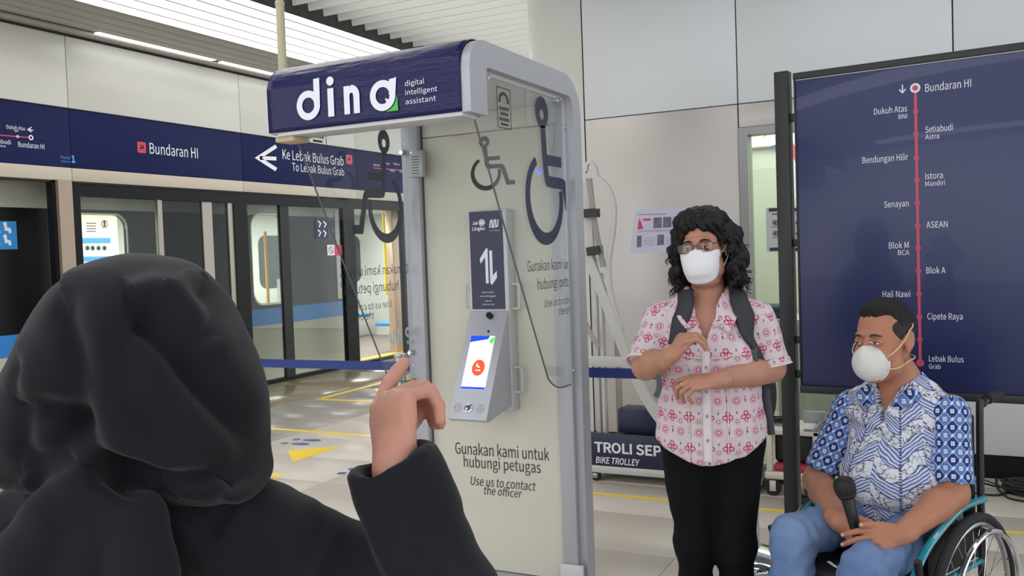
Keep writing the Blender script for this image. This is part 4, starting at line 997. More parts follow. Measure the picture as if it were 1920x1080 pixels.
st_ = [(1717.5, 165), (1718, 209), (1718.5, 251), (1719, 296), (1720, 338), (1720.5, 381), (1721, 423), (1721.5, 465), (1722, 508), (1722.5, 551), (1723, 594), (1724, 636), (1725, 680)]
uu = np.mean([rbq(*p)[0] for p in st_]); vv = [rbq(*p)[1] for p in st_]
lnm = mat('route_line_red', '#c0455e', 0.45)
put('route_line', plate(RBp, [rect(uu - .0055, vv[-1], uu + .0055, vv[0])], 0.0008, 0.0006), lnm, rp)
puts('station_mark', ([plate(RBp, [circ(uu, v, .0105), circ(uu, v, .0065)], 0.0008, 0.0016) for v in vv[1:-1]] + [plate(RBp, [circ(uu, vv[-1], .015)], 0.0008, 0.0016)] + [plate(RBp, [circ(uu, vv[0], .011)], 0.0008, 0.003)]), lnm, rp)
put('terminus_mark', plate(RBp, [circ(uu, vv[0], .019)], 0.0008, 0.0020), M['white_print'], rp)
def rt(s, xa, ya, xb, yb, h): return ptext(RBp, s, xa, ya, xb, yb, h, off=0.0)
puts('station_name', ([rt('Bundaran HI', 1735, 171, 1821, 164, 14.5), rt('Dukuh Atas', 1639, 214, 1701, 210, 11.5), rt('BNI', 1685, 223, 1701, 222, 8.5),
   rt('Setiabudi', 1735, 248, 1787, 245, 11.5), rt('Astra', 1735, 261, 1761, 260, 9), rt('Bendungan Hilir', 1617, 305, 1703, 301, 11.5), rt('Istora', 1735, 336, 1768, 334, 11.5), rt('Mandiri', 1735, 349, 1772, 347, 9),
   rt('Senayan', 1658, 389, 1704, 387, 11.5), rt('ASEAN', 1737, 427, 1777, 426, 11.5), rt('Blok M', 1667, 466, 1704, 465, 11.5), rt('BCA', 1684, 478, 1705, 478, 9), rt('Blok A', 1737, 513, 1773, 512, 11.5),
   rt('Haji Nawi', 1655, 557, 1707, 557, 11.5), rt('Cipete Raya', 1739, 599, 1805, 599, 11.5), rt('Lebak Bulus', 1742, 678, 1807, 679, 11), rt('Grab', 1742, 691, 1764, 692, 8.5)] +
   [plate(RBp, [stroke([rbq(1692, 159), rbq(1692, 173)], 0.0045)], 0.0008), plate(RBp, [stroke([rbq(1686, 168), rbq(1692, 174), rbq(1698, 167)], 0.0045)], 0.0008)]), M['white_print'], rp)

# ================================================================== FIGURE TOOLS
import openvdb
from mathutils.bvhtree import BVHTree
def nrm(v): v = np.array(v, float); return v / (np.linalg.norm(v) + 1e-12)
def rotm(ax_, deg): return np.array(Matrix.Rotation(math.radians(deg), 3, ax_))
class Frame:
    """a person's own frame: x = person's left (picture right), y = behind the person, z = up; phi = turn towards picture left"""
    def __init__(s, lat, d, phi):
        s.o = lat * R0 + d * F0; p = math.radians(phi)
        fwd = -F0 * math.cos(p) - R0 * math.sin(p); s.y = -fwd; s.z = UZ; s.x = np.cross(s.y, s.z)
        s.B = np.stack([s.x, s.y, s.z], 1)
    def w(s, p): return s.o + s.B @ np.array(p, float)
    def px(s, x, y, d): return s.B.T @ (P(x, y, d) - s.o)
    def M(s):
        m = Matrix.Identity(4)
        for i in range(3):
            for j in range(3): m[i][j] = s.B[i, j]
            m[i][3] = s.o[i]
        return m
class SDF:
    """smooth union of rounded shapes sampled on a grid and meshed as one skin"""
    def __init__(s, lo, hi, h):
        s.h = h; s.lo = np.array(lo, float); s.n = np.ceil((np.array(hi, float) - s.lo) / h).astype(int) + 1
        s.v = np.full(s.n, 1.0, np.float32); s.R = np.eye(3); s.t = np.zeros(3)
    def frame(s, R=None, t=None): s.R = np.eye(3) if R is None else np.array(R); s.t = np.zeros(3) if t is None else np.array(t, float); return s
    def _sub(s, lo, hi):
        a = np.clip(np.floor((lo - s.lo) / s.h).astype(int), 0, s.n - 1); b = np.clip(np.ceil((hi - s.lo) / s.h).astype(int) + 1, 1, s.n)
        if (b <= a).any(): return None, None
        g = [(s.lo[i] + s.h * np.arange(a[i], b[i])).astype(np.float32) for i in range(3)]
        return (slice(a[0], b[0]), slice(a[1], b[1]), slice(a[2], b[2])), np.stack(np.meshgrid(*g, indexing='ij'), -1)
    def _mix(s, sl, d, k, op):
        a = s.v[sl]
        if op == '+':
            if k <= 0: s.v[sl] = np.minimum(a, d)
            else:
                h = np.clip(0.5 + 0.5 * (a - d) / k, 0, 1); s.v[sl] = a * (1 - h) + d * h - k * h * (1 - h)
        else:
            d = -d
            if k <= 0: s.v[sl] = np.maximum(a, d)
            else:
                h = np.clip(0.5 - 0.5 * (a - d) / k, 0, 1); s.v[sl] = a * (1 - h) + d * h + k * h * (1 - h)
    def ell(s, c, r, R=None, k=0.01, op='+'):
        c = s.R @ np.array(c, float) + s.t; r = np.array(r, float) if hasattr(r, '__len__') else np.array([r] * 3)
        Rm = s.R @ (np.eye(3) if R is None else np.array(R)); m = r.max() + k * 1.5 + 3 * s.h
        sl, p = s._sub(c - m, c + m)
        if sl is None: return s
        q = (p - c.astype(np.float32)) @ Rm.astype(np.float32)
        k0 = np.sqrt(((q / r) ** 2).sum(-1)); k1 = np.sqrt(((q / r ** 2) ** 2).sum(-1)) + 1e-9
        s._mix(sl, (k0 * (k0 - 1) / k1).astype(np.float32), k, op); return s
    def cap(s, a, b, ra, rb=None, k=0.01, op='+', flat=None, cut=False, cuta=False):
        """tapered rounded limb; flat=(direction, factor) thins it; cut squares off the far end"""
        rb = ra if rb is None else rb
        a = s.R @ np.array(a, float) + s.t; b = s.R @ np.array(b, float) + s.t
        m = max(ra, rb) + k * 1.5 + 3 * s.h; sl, p = s._sub(np.minimum(a, b) - m, np.maximum(a, b) + m)
        if sl is None: return s
        q = p - a.astype(np.float32); ba = (b - a); L2 = ba @ ba + 1e-12
        h = np.clip((q @ ba.astype(np.float32)) / L2, 0, 1); e = q - h[..., None] * ba.astype(np.float32)
        if flat is not None:
            n_ = s.R @ nrm(flat[0]); n_ = nrm(n_ - ba * (n_ @ ba) / L2)
            e = e + ((1 / flat[1] - 1) * (e @ n_.astype(np.float32)))[..., None] * n_.astype(np.float32)
        d = np.sqrt((e ** 2).sum(-1)) - (ra + (rb - ra) * h)
        if flat is not None: d = d * (0.5 + 0.5 * flat[1])
        L = math.sqrt(L2)
        if cut: d = np.maximum(d, (q @ (ba / L).astype(np.float32)) - L)
        if cuta: d = np.maximum(d, -(q @ (ba / L).astype(np.float32)))
        s._mix(sl, d.astype(np.float32), k, op); return s
    def path(s, pts, rr, k=0.01, **kw):
        for i in range(len(pts) - 1): s.cap(pts[i], pts[i + 1], rr[i], rr[i + 1], k, **kw)
        return s
    def fn(s, f):
        """f(p, v) -> v over the whole grid"""
        g = [(s.lo[i] + s.h * np.arange(s.n[i])).astype(np.float32) for i in range(3)]
        s.v = f(g[0][:, None, None], g[1][None, :, None], g[2][None, None, :], s.v).astype(np.float32); return s
    def mesh(s, name='skin', smooth=2):
        bg = 3 * s.h; v = np.clip(s.v, -bg, bg); v[0] = bg; v[-1] = bg; v[:, 0] = bg; v[:, -1] = bg; v[:, :, 0] = bg; v[:, :, -1] = bg
        g = openvdb.FloatGrid(background=float(bg)); g.copyFromArray(np.ascontiguousarray(v), tolerance=0.0)
        pts, tr, qd = g.convertToPolygons(isovalue=0.0, adaptivity=0.0)
        pts = np.asarray(pts, float) * s.h + s.lo; qd = np.asarray(qd)
        e = np.concatenate([qd[:, [0, 1]], qd[:, [1, 2]], qd[:, [2, 3]], qd[:, [3, 0]]]).astype(np.int64)
        n = len(pts); cnt = np.bincount(e.ravel(), minlength=n)[:, None].astype(float) + 1e-9
        for it in range(smooth * 2):
            acc = np.stack([np.bincount(e[:, 0], pts[e[:, 1], i], n) + np.bincount(e[:, 1], pts[e[:, 0], i], n) for i in range(3)], 1) / cnt
            pts = pts + (0.5 if it % 2 == 0 else -0.52) * (acc - pts)
        q = pts[qd]; vol = np.einsum('ij,ij->i', q[:, 0], np.cross(q[:, 1] - q[:, 0], q[:, 2] - q[:, 0])).sum()
        if vol < 0: qd = qd[:, ::-1]
        me = bpy.data.meshes.new(name); me.vertices.add(n); me.vertices.foreach_set('co', pts.astype(np.float32).ravel())
        me.loops.add(qd.size); me.loops.foreach_set('vertex_index', qd.astype(np.int32).ravel())
        me.polygons.add(len(qd)); me.polygons.foreach_set('loop_start', np.arange(0, qd.size, 4, dtype=np.int32))
        me.polygons.foreach_set('loop_total', np.full(len(qd), 4, np.int32))
        me.update(calc_edges=True); me.shade_smooth(); return me
def getco(me):
    n = len(me.vertices); c = np.empty(n * 3, np.float32); me.vertices.foreach_get('co', c); return c.reshape(-1, 3).astype(float)
def getno(me):
    n = len(me.vertices); c = np.empty(n * 3, np.float32); me.vertex_normals.foreach_get('vector', c); return c.reshape(-1, 3).astype(float)
def setco(me, co): me.vertices.foreach_set('co', co.astype(np.float32).ravel()); me.update()
def displace(me, f): co = getco(me); no = getno(me); setco(me, co + no * f(co, no)[:, None]); return me
def wrinkle(co, dirs, amp, sharpn=1.5, seed=0, warp=0.6):
    """soft cloth folds: ridged waves along several directions"""
    rg = np.random.RandomState(seed); out = np.zeros(len(co))
    for d, fq, w in dirs:
        d = nrm(d); ph = rg.rand(4) * 6.3
        wp_ = np.sin(co @ (rg.randn(3) * fq * 0.25) + ph[0]) * warp * 2 + np.sin(co @ (rg.randn(3) * fq * 0.5) + ph[1]) * warp
        s_ = np.sin(co @ d * fq + wp_ + ph[2]); msk = 0.5 + 0.5 * np.sin(co @ (rg.randn(3) * fq * 0.2) + ph[3])
        out += w * msk * np.sign(s_) * np.abs(s_) ** sharpn
    return out * amp
def patuv(me, uv):
    a = me.attributes.new('pat', 'FLOAT_VECTOR', 'POINT'); d = np.zeros((len(me.vertices), 3), np.float32); d[:, 0] = uv[0]; d[:, 1] = uv[1]; a.data.foreach_set('vector', d.ravel())
def epat():
    n = E.T.nodes.new('ShaderNodeAttribute'); n.attribute_name = 'pat'; n.attribute_type = 'GEOMETRY'
    x = E.T.nodes.new('ShaderNodeSeparateXYZ'); E.T.links.new(n.outputs['Vector'], x.inputs[0]); return E(x.outputs[0]), E(x.outputs[1]), n.outputs['Vector']
class Surf:
    def __init__(s, me):
        s.t = BVHTree.FromPolygons([v.co for v in me.vertices], [tuple(p.vertices) for p in me.polygons])
    def front(s, x, z, y0=-1.0):
        h = s.t.ray_cast(Vector((x, y0, z)), Vector((0, 1, 0))); return (h[0][1], h[1]) if h[0] is not None else None
    def near(s, p):
        h = s.t.find_nearest(Vector(p)); return np.array(h[0]), np.array(h[1])
def ribbon(sf, pts, w, off=0.004, th=0.004, nv=5, sub=5):
    """a strap lying on a surface along pts (in the person's frame)"""
    pts = smooth_path(pts, sub); rows = []
    k = len(pts); ww = w if hasattr(w, '__len__') else [w] * k
    if len(ww) != k: ww = np.interp(np.linspace(0, 1, k), np.linspace(0, 1, len(ww)), ww)
    cs = [];
    for p in pts: q, n = sf.near(p); cs.append((q, n))
    P_ = np.array([c[0] for c in cs]); N_ = np.array([nrm(c[1]) for c in cs])
    for it in range(3):
        P_[1:-1] = (P_[:-2] + 2 * P_[1:-1] + P_[2:]) / 4; N_[1:-1] = (N_[:-2] + 2 * N_[1:-1] + N_[2:]) / 4
    prev = None
    for i in range(k):
        t = P_[min(i + 1, k - 1)] - P_[max(i - 1, 0)]; n = nrm(N_[i])
        if np.linalg.norm(t) < 1e-4: sd = prev if prev is not None else np.array([1., 0, 0])
        else:
            sd = nrm(np.cross(n, nrm(t)))
            if prev is not None and sd @ prev < .3: sd = nrm(sd + prev * 2)
        prev = sd; r = []
        for j in range(nv):
            a = ww[i] * (j / (nv - 1) - 0.5); p = P_[i] + sd * a; q, _n = sf.near(p)
            h = max(-.02, min(.02, (q - p) @ n)); r.append((p + n * (h + off), n))
        rows.append(r)
    top = [p + n * th for r in rows for p, n in r]; bot = [p for r in rows for p, n in r]; m = len(top); fs = []
    for i in range(k - 1):
        for j in range(nv - 1):
            a, b, c, d = i * nv + j, i * nv + j + 1, (i + 1) * nv + j + 1, (i + 1) * nv + j; fs += [(a, b, c, d), (m + d, m + c, m + b, m + a)]
        for j in (0, nv - 1): a, d = i * nv + j, (i + 1) * nv + j; fs.append((a, d, m + d, m + a))
    for i in (0, k - 1):
        for j in range(nv - 1): a, b = i * nv + j, i * nv + j + 1; fs.append((a, m + a, m + b, b))
    me = fixn(MB().add(top + bot, fs).mesh()); me.shade_smooth(); return me
def solid(me, th):
    bm = bmesh.new(); bm.from_mesh(me); bmesh.ops.remove_doubles(bm, verts=bm.verts, dist=1e-5); bmesh.ops.recalc_face_normals(bm, faces=bm.faces); bmesh.ops.solidify(bm, geom=bm.faces, thickness=th); bm.to_mesh(me); bm.free(); me.shade_smooth(); return me

def head_shape(S_, R, t, sc=1.0, male=False):
    """skull, face, ears and neck root in a head frame: face towards -y"""
    S_.frame(np.array(R) * 1.0, t)
    q = lambda *a: tuple(np.array(a) * sc)
    S_.ell(q(0, .018, .045), q(.076, .096, .084), k=0.0); S_.ell(q(0, -.026, -.02), q(.066, .068, .092), k=.03)
    S_.ell(q(0, -.036, -.078), q(.054 if male else .05, .05, .042), k=.02); S_.ell(q(0, -.074, -.104), q(.022, .02, .017), k=.015)
    for s in (-1, 1):
        S_.ell(q(s * .040, -.060, -.032), q(.027, .026, .030), k=.015)
        S_.ell(q(s * .052, -.03, -.07), q(.02, .035, .03), k=.015)
    S_.cap(q(-.033, -.086, .034), q(.033, -.086, .034), .009 * sc, k=.014)
    for s in (-1, 1): S_.ell(q(s * .031, -.103, .011), q(.018, .013, .010), k=.01, op='-')
    for s in (-1, 1): S_.ell(q(s * .031, -.0845, .010), q(.017, .0125, .0115), k=.004)
    S_.cap(q(0, -.092, .018), q(0, -.113, -.026), .0085 * sc, .0125 * sc, k=.008)
    for s in (-1, 1): S_.ell(q(s * .0125, -.103, -.033), q(.009, .010, .008), k=.005)
    S_.ell(q(0, -.093, -.064), q(.023, .009, .006), k=.004); S_.ell(q(0, -.091, -.075), q(.019, .009, .007), k=.004)
    for s in (-1, 1):
        Re = np.array(rotm('Z', s * -22)) @ np.array(rotm('X', -12))
        S_.ell(q(s * .079, .014, .002), q(.0075, .019, .033), R=Re, k=.005); S_.ell(q(s * .0865, .010, .006), q(.005, .0105, .020), R=Re, k=.003, op='-')
        S_.ell(q(s * .078, .004, -.026), q(.006, .009, .011), R=Re, k=.004)
    S_.frame()
def eyes(parent, Mh, sc, iris, brow, lidm, open_=1.0):
    m = MB()
    def q(*a): return Vector(a) * sc
    for s in (-1, 1):
        e = MB(); e.lathe((0, 0, 0), [(0.001, -1), *[(math.cos(a), math.sin(a)) for a in np.linspace(-1.4, 1.4, 11)], (0.001, 1)], 16)
        def el(c, r):
            mm = MB().add([(c[0] + v[0] * r[0], c[1] + v[1] * r[1], c[2] + v[2] * r[2]) for v in e.v], e.f).mesh(); mm.transform(Matrix.Scale(sc, 4)); mm.transform(Mh); mm.shade_smooth(); return mm
        o = put('eye', el((s * .031, -.0935, .0088), (.0125, .0048, .0048 * open_)), mat('eye_white', '#c9bfb6', 0.25), parent)
        put('iris', el((s * .0305 - .001, -.0952, .0088), (.0052, .0043, .0046 * open_)), iris, o)
        lid = MB().tube([(s * .031 - .0135 + .027 * i / 8, -.0925 - .0055 * math.sin(PI * i / 8), .0088 + .0055 * open_ * math.sin(PI * i / 8) ** .7) for i in range(9)], .0014, 6).mesh()
        lid.transform(Matrix.Scale(sc, 4)); lid.transform(Mh); put('eyelid', sharp(lid), lidm, parent)
        b = MB().tube([(s * (.014 + .036 * i / 7), -.0995 + .013 * (i / 7) ** 2, .029 + .006 * math.sin(PI * (i / 7) ** .7)) for i in range(8)], [.001, .003, .0034, .0034, .003, .0026, .002, .001], 6).mesh()
        b.transform(Matrix.Scale(sc, 4)); b.transform(Mh); put('eyebrow', sharp(b), brow, parent)
def hand_shape(S_, wrist, f, n, thumb, curls, sc=1.0, thumb_curl=0.3, spread=0.10, tips=None, thumb_dir=None):
    """palm, four bent fingers and a thumb. f: towards the fingers, n: palm side (fingers curl to it), thumb: thumb side"""
    wrist = np.array(wrist, float); f = nrm(f); n = nrm(np.array(n, float) - f * (np.array(n, float) @ f)); w = np.cross(f, n); w = w if w @ np.array(thumb, float) > 0 else -w
    Rp = np.stack([w, f, n], 1)
    S_.ell(wrist + f * .045 * sc, (.037 * sc, .050 * sc, .0155 * sc), R=Rp, k=.014)
    S_.ell(wrist + f * .068 * sc - n * .002, (.0395 * sc, .024 * sc, .014 * sc), R=Rp, k=.008)
    S_.ell(wrist + f * .03 * sc + w * .024 * sc + n * .008, (.016 * sc, .032 * sc, .015 * sc), R=Rp, k=.01)
    S_.cap(wrist - f * .03 * sc, wrist + f * .02 * sc, .0255 * sc, .026 * sc, k=.012, flat=(n, .78))
    LN = (.044, .048, .045, .035); L2 = (.026, .029, .027, .021); L3 = (.021, .023, .022, .019); RR = (.0094, .0096, .0090, .0080)
    for i in range(4):
        b = wrist + f * ((.086, .090, .086, .078)[i]) * sc + w * (.030 - .0195 * i) * sc
        c1, c2, c3 = curls[i]; sp = (1.5 - i) * spread; a = 0; p = b
        S_.cap(wrist + f * .05 * sc + w * (.026 - .0175 * i) * sc, b, .010 * sc, RR[i] * 1.12 * sc, k=.006)
        for c, L, r0, r1 in ((c1, LN[i], 1.08, 1.0), (c2, L2[i], 1.03, .94), (c3, L3[i], .94, .82)):
            a += c; d = nrm(f * math.cos(a) + n * math.sin(a) + w * sp * max(0, math.cos(a)))
            e = p + d * L * sc; S_.cap(p, e, RR[i] * r0 * sc, RR[i] * r1 * sc, k=.0025); p = e
        if tips is not None: tips.append((p, d, -n * math.cos(a) + f * math.sin(a), RR[i] * sc))
    b = wrist + f * .022 * sc + w * .030 * sc + n * .006; td = nrm(f * .62 + w * .62 + n * .35) if thumb_dir is None else nrm(thumb_dir)
    p = b; d = td
    for L, r0, r1 in ((.042, .0135, .0115), (.032, .0112, .0105), (.026, .0104, .0085)):
        e = p + d * L * sc; S_.cap(p, e, r0 * sc, r1 * sc, k=.004); p = e; d = nrm(d + f * thumb_curl + n * thumb_curl * .5 - w * thumb_curl * .6)
    if tips is not None: tips.append((p, d, -n, .0095 * sc))
    return w
def nails(tips, Mf, parent, m_):
    for p, d, u, r in tips:
        u = nrm(u - d * (u @ d)); s_ = np.cross(d, u); c = p + d * r * .15 + u * r * .72
        def g(a, b): x = (a - .5) * 1.3; y = (b - .5) * 1.6; return c + s_ * x * r * .9 + d * y * r * .75 + u * r * (.16 - .35 * x * x - .1 * y * y)
        me = solid(MB().grid(g, 5, 5).mesh(), .0008); me.transform(Mf); put('fingernail', me, m_, parent)
def skin(name, col, seed=0): return mat(name, col, 0.48, var=0.05, vscale=14, bump=0.0008, bscale=220, sss=0.12, spec=0.35)
def collar(loop_in, loop_out, Mf, name, m_, parent, th=.004, sf=None):
    loop_in = [np.array(p, float) for p in loop_in]; loop_out = [np.array(p, float) for p in loop_out]
    if sf:
        for i in (0, 1, -2, -1):
            q, n_ = sf.near(loop_out[i]); loop_out[i] = q + n_ * .016
        for i in (0, -1):
            q, n_ = sf.near(loop_in[i]); loop_in[i] = q + n_ * .005
    k = len(loop_in); a = smooth_path(loop_in, 5); b = smooth_path(loop_out, 5)
    def g(u, v):
        i = u * (len(a) - 1); i0 = min(int(i), len(a) - 2); f = i - i0
        p = a[i0] * (1 - f) + a[i0 + 1] * f; q = b[i0] * (1 - f) + b[i0 + 1] * f; m = (p + q) / 2 + np.array([0, 0, .010]) + nrm(((p + q) / 2) * np.array([1, 1, 0])) * .006
        return p * (1 - v) ** 2 + 2 * m * v * (1 - v) + q * v * v
    me = solid(MB().grid(g, len(a), 6).mesh(), th); co = getco(me); patuv(me, (co[:, 0] + co[:, 1] * .7, co[:, 2]))
    me.transform(Mf); return put(name, me, m_, parent)

# ================================================================== WOMAN IN THE PINK SHIRT
WF = Frame(0.672, 3.12, 15); WM = WF.M()
def pink_pattern(_):
    u, v, vec = epat()
    cx, cy = 0.060, 0.104
    def cell(du, dv):
        a = u / cx + du; b = v / cy + dv
        return (efr(a) - 0.5) * cx, (efr(b) - 0.5) * cy
    base = ecol(enoise(vec, 60, 3), '#b9b0ad', '#d9ccd0')
    st_ = elt(eabs(efr(u / 0.0055) - 0.5), 0.12, 0.2) * enoise(vec, 300, 1)
    base = ecol(E.m('MULTIPLY', st_, 0.75), base, '#8d9482')
    base = ecol(E.m('MULTIPLY', elt(0.5, enoise(vec, 9, 2), 0.2), 0.5), base, '#dcbcd0')
    c = base
    for du, dv, kind in ((0, 0, 0), (0.5, 0.5, 1), (0.5, 0.0, 2), (0.0, 0.5, 3)):
        x, y = cell(du, dv); r = elen(x, y); th = eat(y, x)
        if kind == 0:      # ringed flower
            pet = 0.0085 + E.m('MULTIPLY', esin(th * 8.0), 0.0013)
            c = ecol(elt(eabs(r - 0.0135), 0.0010, .0006), c, '#b5628a'); c = ecol(elt(r, pet), c, '#ab2259'); c = ecol(elt(r, 0.0048), c, '#efdfe4'); c = ecol(elt(r, 0.0022), c, '#b43868')
        if kind == 1:      # trefoil motif
            for ox, oy, rr_ in ((0, .010, .0078), (-.0095, -.003, .0078), (.0095, -.003, .0078), (0, -.014, .006)):
                q = elen(x - ox, y - oy); c = ecol(elt(q, rr_ * 1.08), c, '#a31f52'); c = ecol(elt(q, rr_ * .62), c, '#e8cdd6'); c = ecol(elt(q, rr_ * .3), c, '#c25f88')
        if kind == 2:      # small purple leaf
            q = eabs(x) * 1.7 + eabs(y) * .75; c = ecol(elt(q, 0.0062), c, '#6b4a80')
            c = ecol(elt(elen(x, y - 0.012), 0.0032), c, '#b9507a')
        if kind == 3:
            q = elen(x, y + .016); c = ecol(elt(q, 0.0062), c, '#a82b60'); c = ecol(elt(q, 0.0036), c, '#e6c9d3'); c = ecol(elt(eabs(x) * 1.5 + eabs(y - .012) * .8, 0.0055), c, '#8f6b93'); c = ecol(elt(eabs(elen(x, y + .016) - .0105), .0009, .0006), c, '#9aa088')
    return c
pinkm = mat('pink_floral_cotton', '#dcc8cf', 0.8, pattern=pink_pattern, sheen=0.1, spec=0.2)
wskin = skin('woman_skin', '#b07f69')
woman = thing('person', 'standing woman in a pink flowered shirt and black trousers, white mask and glasses', 'person', tuple(WF.w((0, 0, 0))))
# head orientation
HR = rotm('Z', -10) @ rotm('X', 4) @ rotm('Y', -5)
h0 = WF.px(1319, 466, 3.11)
def elb(x, y, d): return WF.px(x, y, d)
rs, re_, rw = np.array([-.170, .01, 1.248]), elb(1210, 688, 3.09), elb(1256, 668, 2.93)
ls, le_, lw = np.array([.170, .01, 1.248]), elb(1447, 692, 3.06), elb(1343, 713, 2.90)
S_ = SDF((-.36, -.42, .90), (.36, .22, 1.66), .0027)
head_shape(S_, HR, h0, 0.97)
S_.path([h0 + HR @ np.array([0, .022, -.05]), (0, .015, 1.31), (0, .02, 1.2)], [.052, .058, .08], k=.025)
S_.ell((0, 0, 1.17), (.14, .085, .16), k=.03); S_.cap((-.12, .01, 1.27), (.12, .01, 1.27), .04, k=.03); S_.ell((0, -.02, .98), (.13, .09, .1), k=.03)
S_.ell(h0 + HR @ np.array([0, -.035, -.108]), (.046, .04, .022), k=.02)     # soft under-chin
for s0_, e0_, w0_ in ((rs, re_, rw), (ls, le_, lw)):
    S_.path([s0_, e0_ + (s0_ - e0_) * .1], [.05, .046], k=.02); m_ = e0_ + (w0_ - e0_) * .35
    S_.path([e0_, m_, w0_], [.047, .044, .029], k=.02)
wt = []
hand_shape(S_, rw, (.55, -.25, .75), (.75, .35, -.5), (.2, -.9, .3), ((.75, .95, .5), (.8, 1.0, .5), (.9, 1.0, .5), (1.0, 1.0, .5)), .93, tips=wt, thumb_dir=(.62, -.25, .62))
hand_shape(S_, lw, (-.96, -.12, -.10), (-.1, .55, -.85), (0, -.2, 1), ((.35, .7, .4), (.5, .8, .4), (.65, .85, .4), (.8, .9, .4)), .93, tips=wt, thumb_dir=(-.85, -.35, -.1))
bm_ = S_.mesh(); bm_.transform(WM)
wb_ = put('body', bm_, wskin, woman)
nails(wt, WM, woman, mat('fingernail_pink', '#c99a86', 0.3))
MhW = WM @ (Matrix.Translation(Vector(h0)) @ Matrix(HR.tolist()).to_4x4())
dark_hair = mat('black_hair', '#0b0a0a', 0.5, var=0.3, vscale=60, stretch=(1, 1, .3), bump=0.002, bscale=160, spec=.3)
eyes(woman, MhW, .97, mat('dark_iris', '#1e120d', 0.15), dark_hair, mat('eyelid_dark', '#3a241c', 0.5), .8)
# shirt
S_ = SDF((-.34, -.30, .68), (.34, .26, 1.42), .004)
S_.ell((0, .005, 1.18), (.172, .118, .19), k=0); S_.ell((0, -.012, .97), (.175, .138, .20), k=.05); S_.ell((0, -.008, .84), (.19, .145, .17), k=.05)
for s in (-1, 1): S_.ell((s * .072, -.085, 1.12), (.075, .060, .075), k=.04)
S_.cap((-.14, .012, 1.250), (.14, .012, 1.250), .058, k=.035); S_.cap((-.06, .02, 1.296), (.06, .02, 1.296), .055, k=.04)
for s0_, e0_ in ((rs, re_), (ls, le_)):
    e1 = s0_ + (e0_ - s0_) * .93; S_.cap(s0_, e1, .058, .063, k=.03, cut=True)
def hem(x, y, z, v):
    zh = .772 + 2.2 * np.abs(x + 0.005) ** 2.0 + .015 * (y > 0); v = np.maximum(v, zh - z)
    nk = np.sqrt((x / .062) ** 2 + ((y - .0) / .075) ** 2) - 1; v = np.maximum(v, -np.where(z > 1.29, nk * .06, 1))
    vv = np.maximum(np.abs(x + .004) - np.clip((z - 1.165) * .30, -.01, .06), y + .02); v = np.maximum(v, -np.maximum(vv, -(z - 1.16)))
    return v
S_.fn(hem); sh = S_.mesh()
def wshirt(co, no):
    d = wrinkle(co, [((1, .2, .5), 64, .6), ((.4, .3, 1), 50, .6), ((1, 0, .1), 90, .4)], .0042, seed=4)
    return d + .0035 * np.clip((1.0 - co[:, 2]) * 3, 0, 1) * np.sin(co[:, 0] * 42 + co[:, 2] * 4)
displace(sh, wshirt); co = getco(sh)
ang = np.arctan2(co[:, 0], -(co[:, 1] - .02)); uu_, vv_ = ang * .165, co[:, 2].copy()
for s0_, e0_ in ((rs, re_), (ls, le_)):
    ax3 = nrm(e0_ - s0_); q = co - s0_; a3 = nrm(np.cross(ax3, [0, 1, 0])); b3 = np.cross(ax3, a3); t_ = q @ ax3
    sel = (np.linalg.norm(q - t_[:, None] * ax3, axis=1) < .078) & (t_ > -.01) & (co[:, 0] * s0_[0] > 0)
    uu_[sel] = (np.arctan2(q @ b3, q @ a3) * .066)[sel]; vv_[sel] = t_[sel]
patuv(sh, (uu_, vv_))
wsurf = Surf(sh)
sh.transform(WM); shirt = put('shirt', sh, pinkm, woman)
# placket, yoke piping and cuffs
def onf(x, z, off=.0): r = wsurf.front(x, z); return np.array([x, (r[0] if r else -.13) - off, z])
def strip(pts, w, name, m_, parent, off=.003, th=.002, **k):
    me = ribbon(wsurf, pts, w, off, th, nv=3); co = getco(me); patuv(me, (co[:, 0], co[:, 2])); me.transform(WM); return put(name, me, m_, parent)
cream_trim = mat('cream_trim', '#d8cfc8', 0.8)
strip([onf(-.004, z) for z in np.linspace(1.15, .785, 12)], .028, 'button_placket', mat('placket_pale', '#d9cdd0', 0.8, var=.06, vscale=60), shirt, .0022, .0015)
btn = MB()
for z in (1.10, 1.02, .94, .86): p_ = onf(-.004, z, .006); btn.lathe(p_, [(0.0055, 0), (.0055, .002), (0, .0022)], 12, (0, -1, 0))
me = btn.mesh(); me.transform(WM); put('shirt_button', me, mat('button_grey', '#8f8a8c', 0.3), shirt)
for s in (-1, 1):
    strip([onf(s * x, 1.135 - .10 * max(0, .08 - x) + .12 * max(0, x - .05)) for x in np.linspace(.016, .125, 6)], .004, 'yoke_piping', cream_trim, shirt, .002, .002)
    strip([onf(s * .062, z) for z in np.linspace(1.11, .80, 10)], .003, 'seam_piping', cream_trim, shirt, .002, .0015)
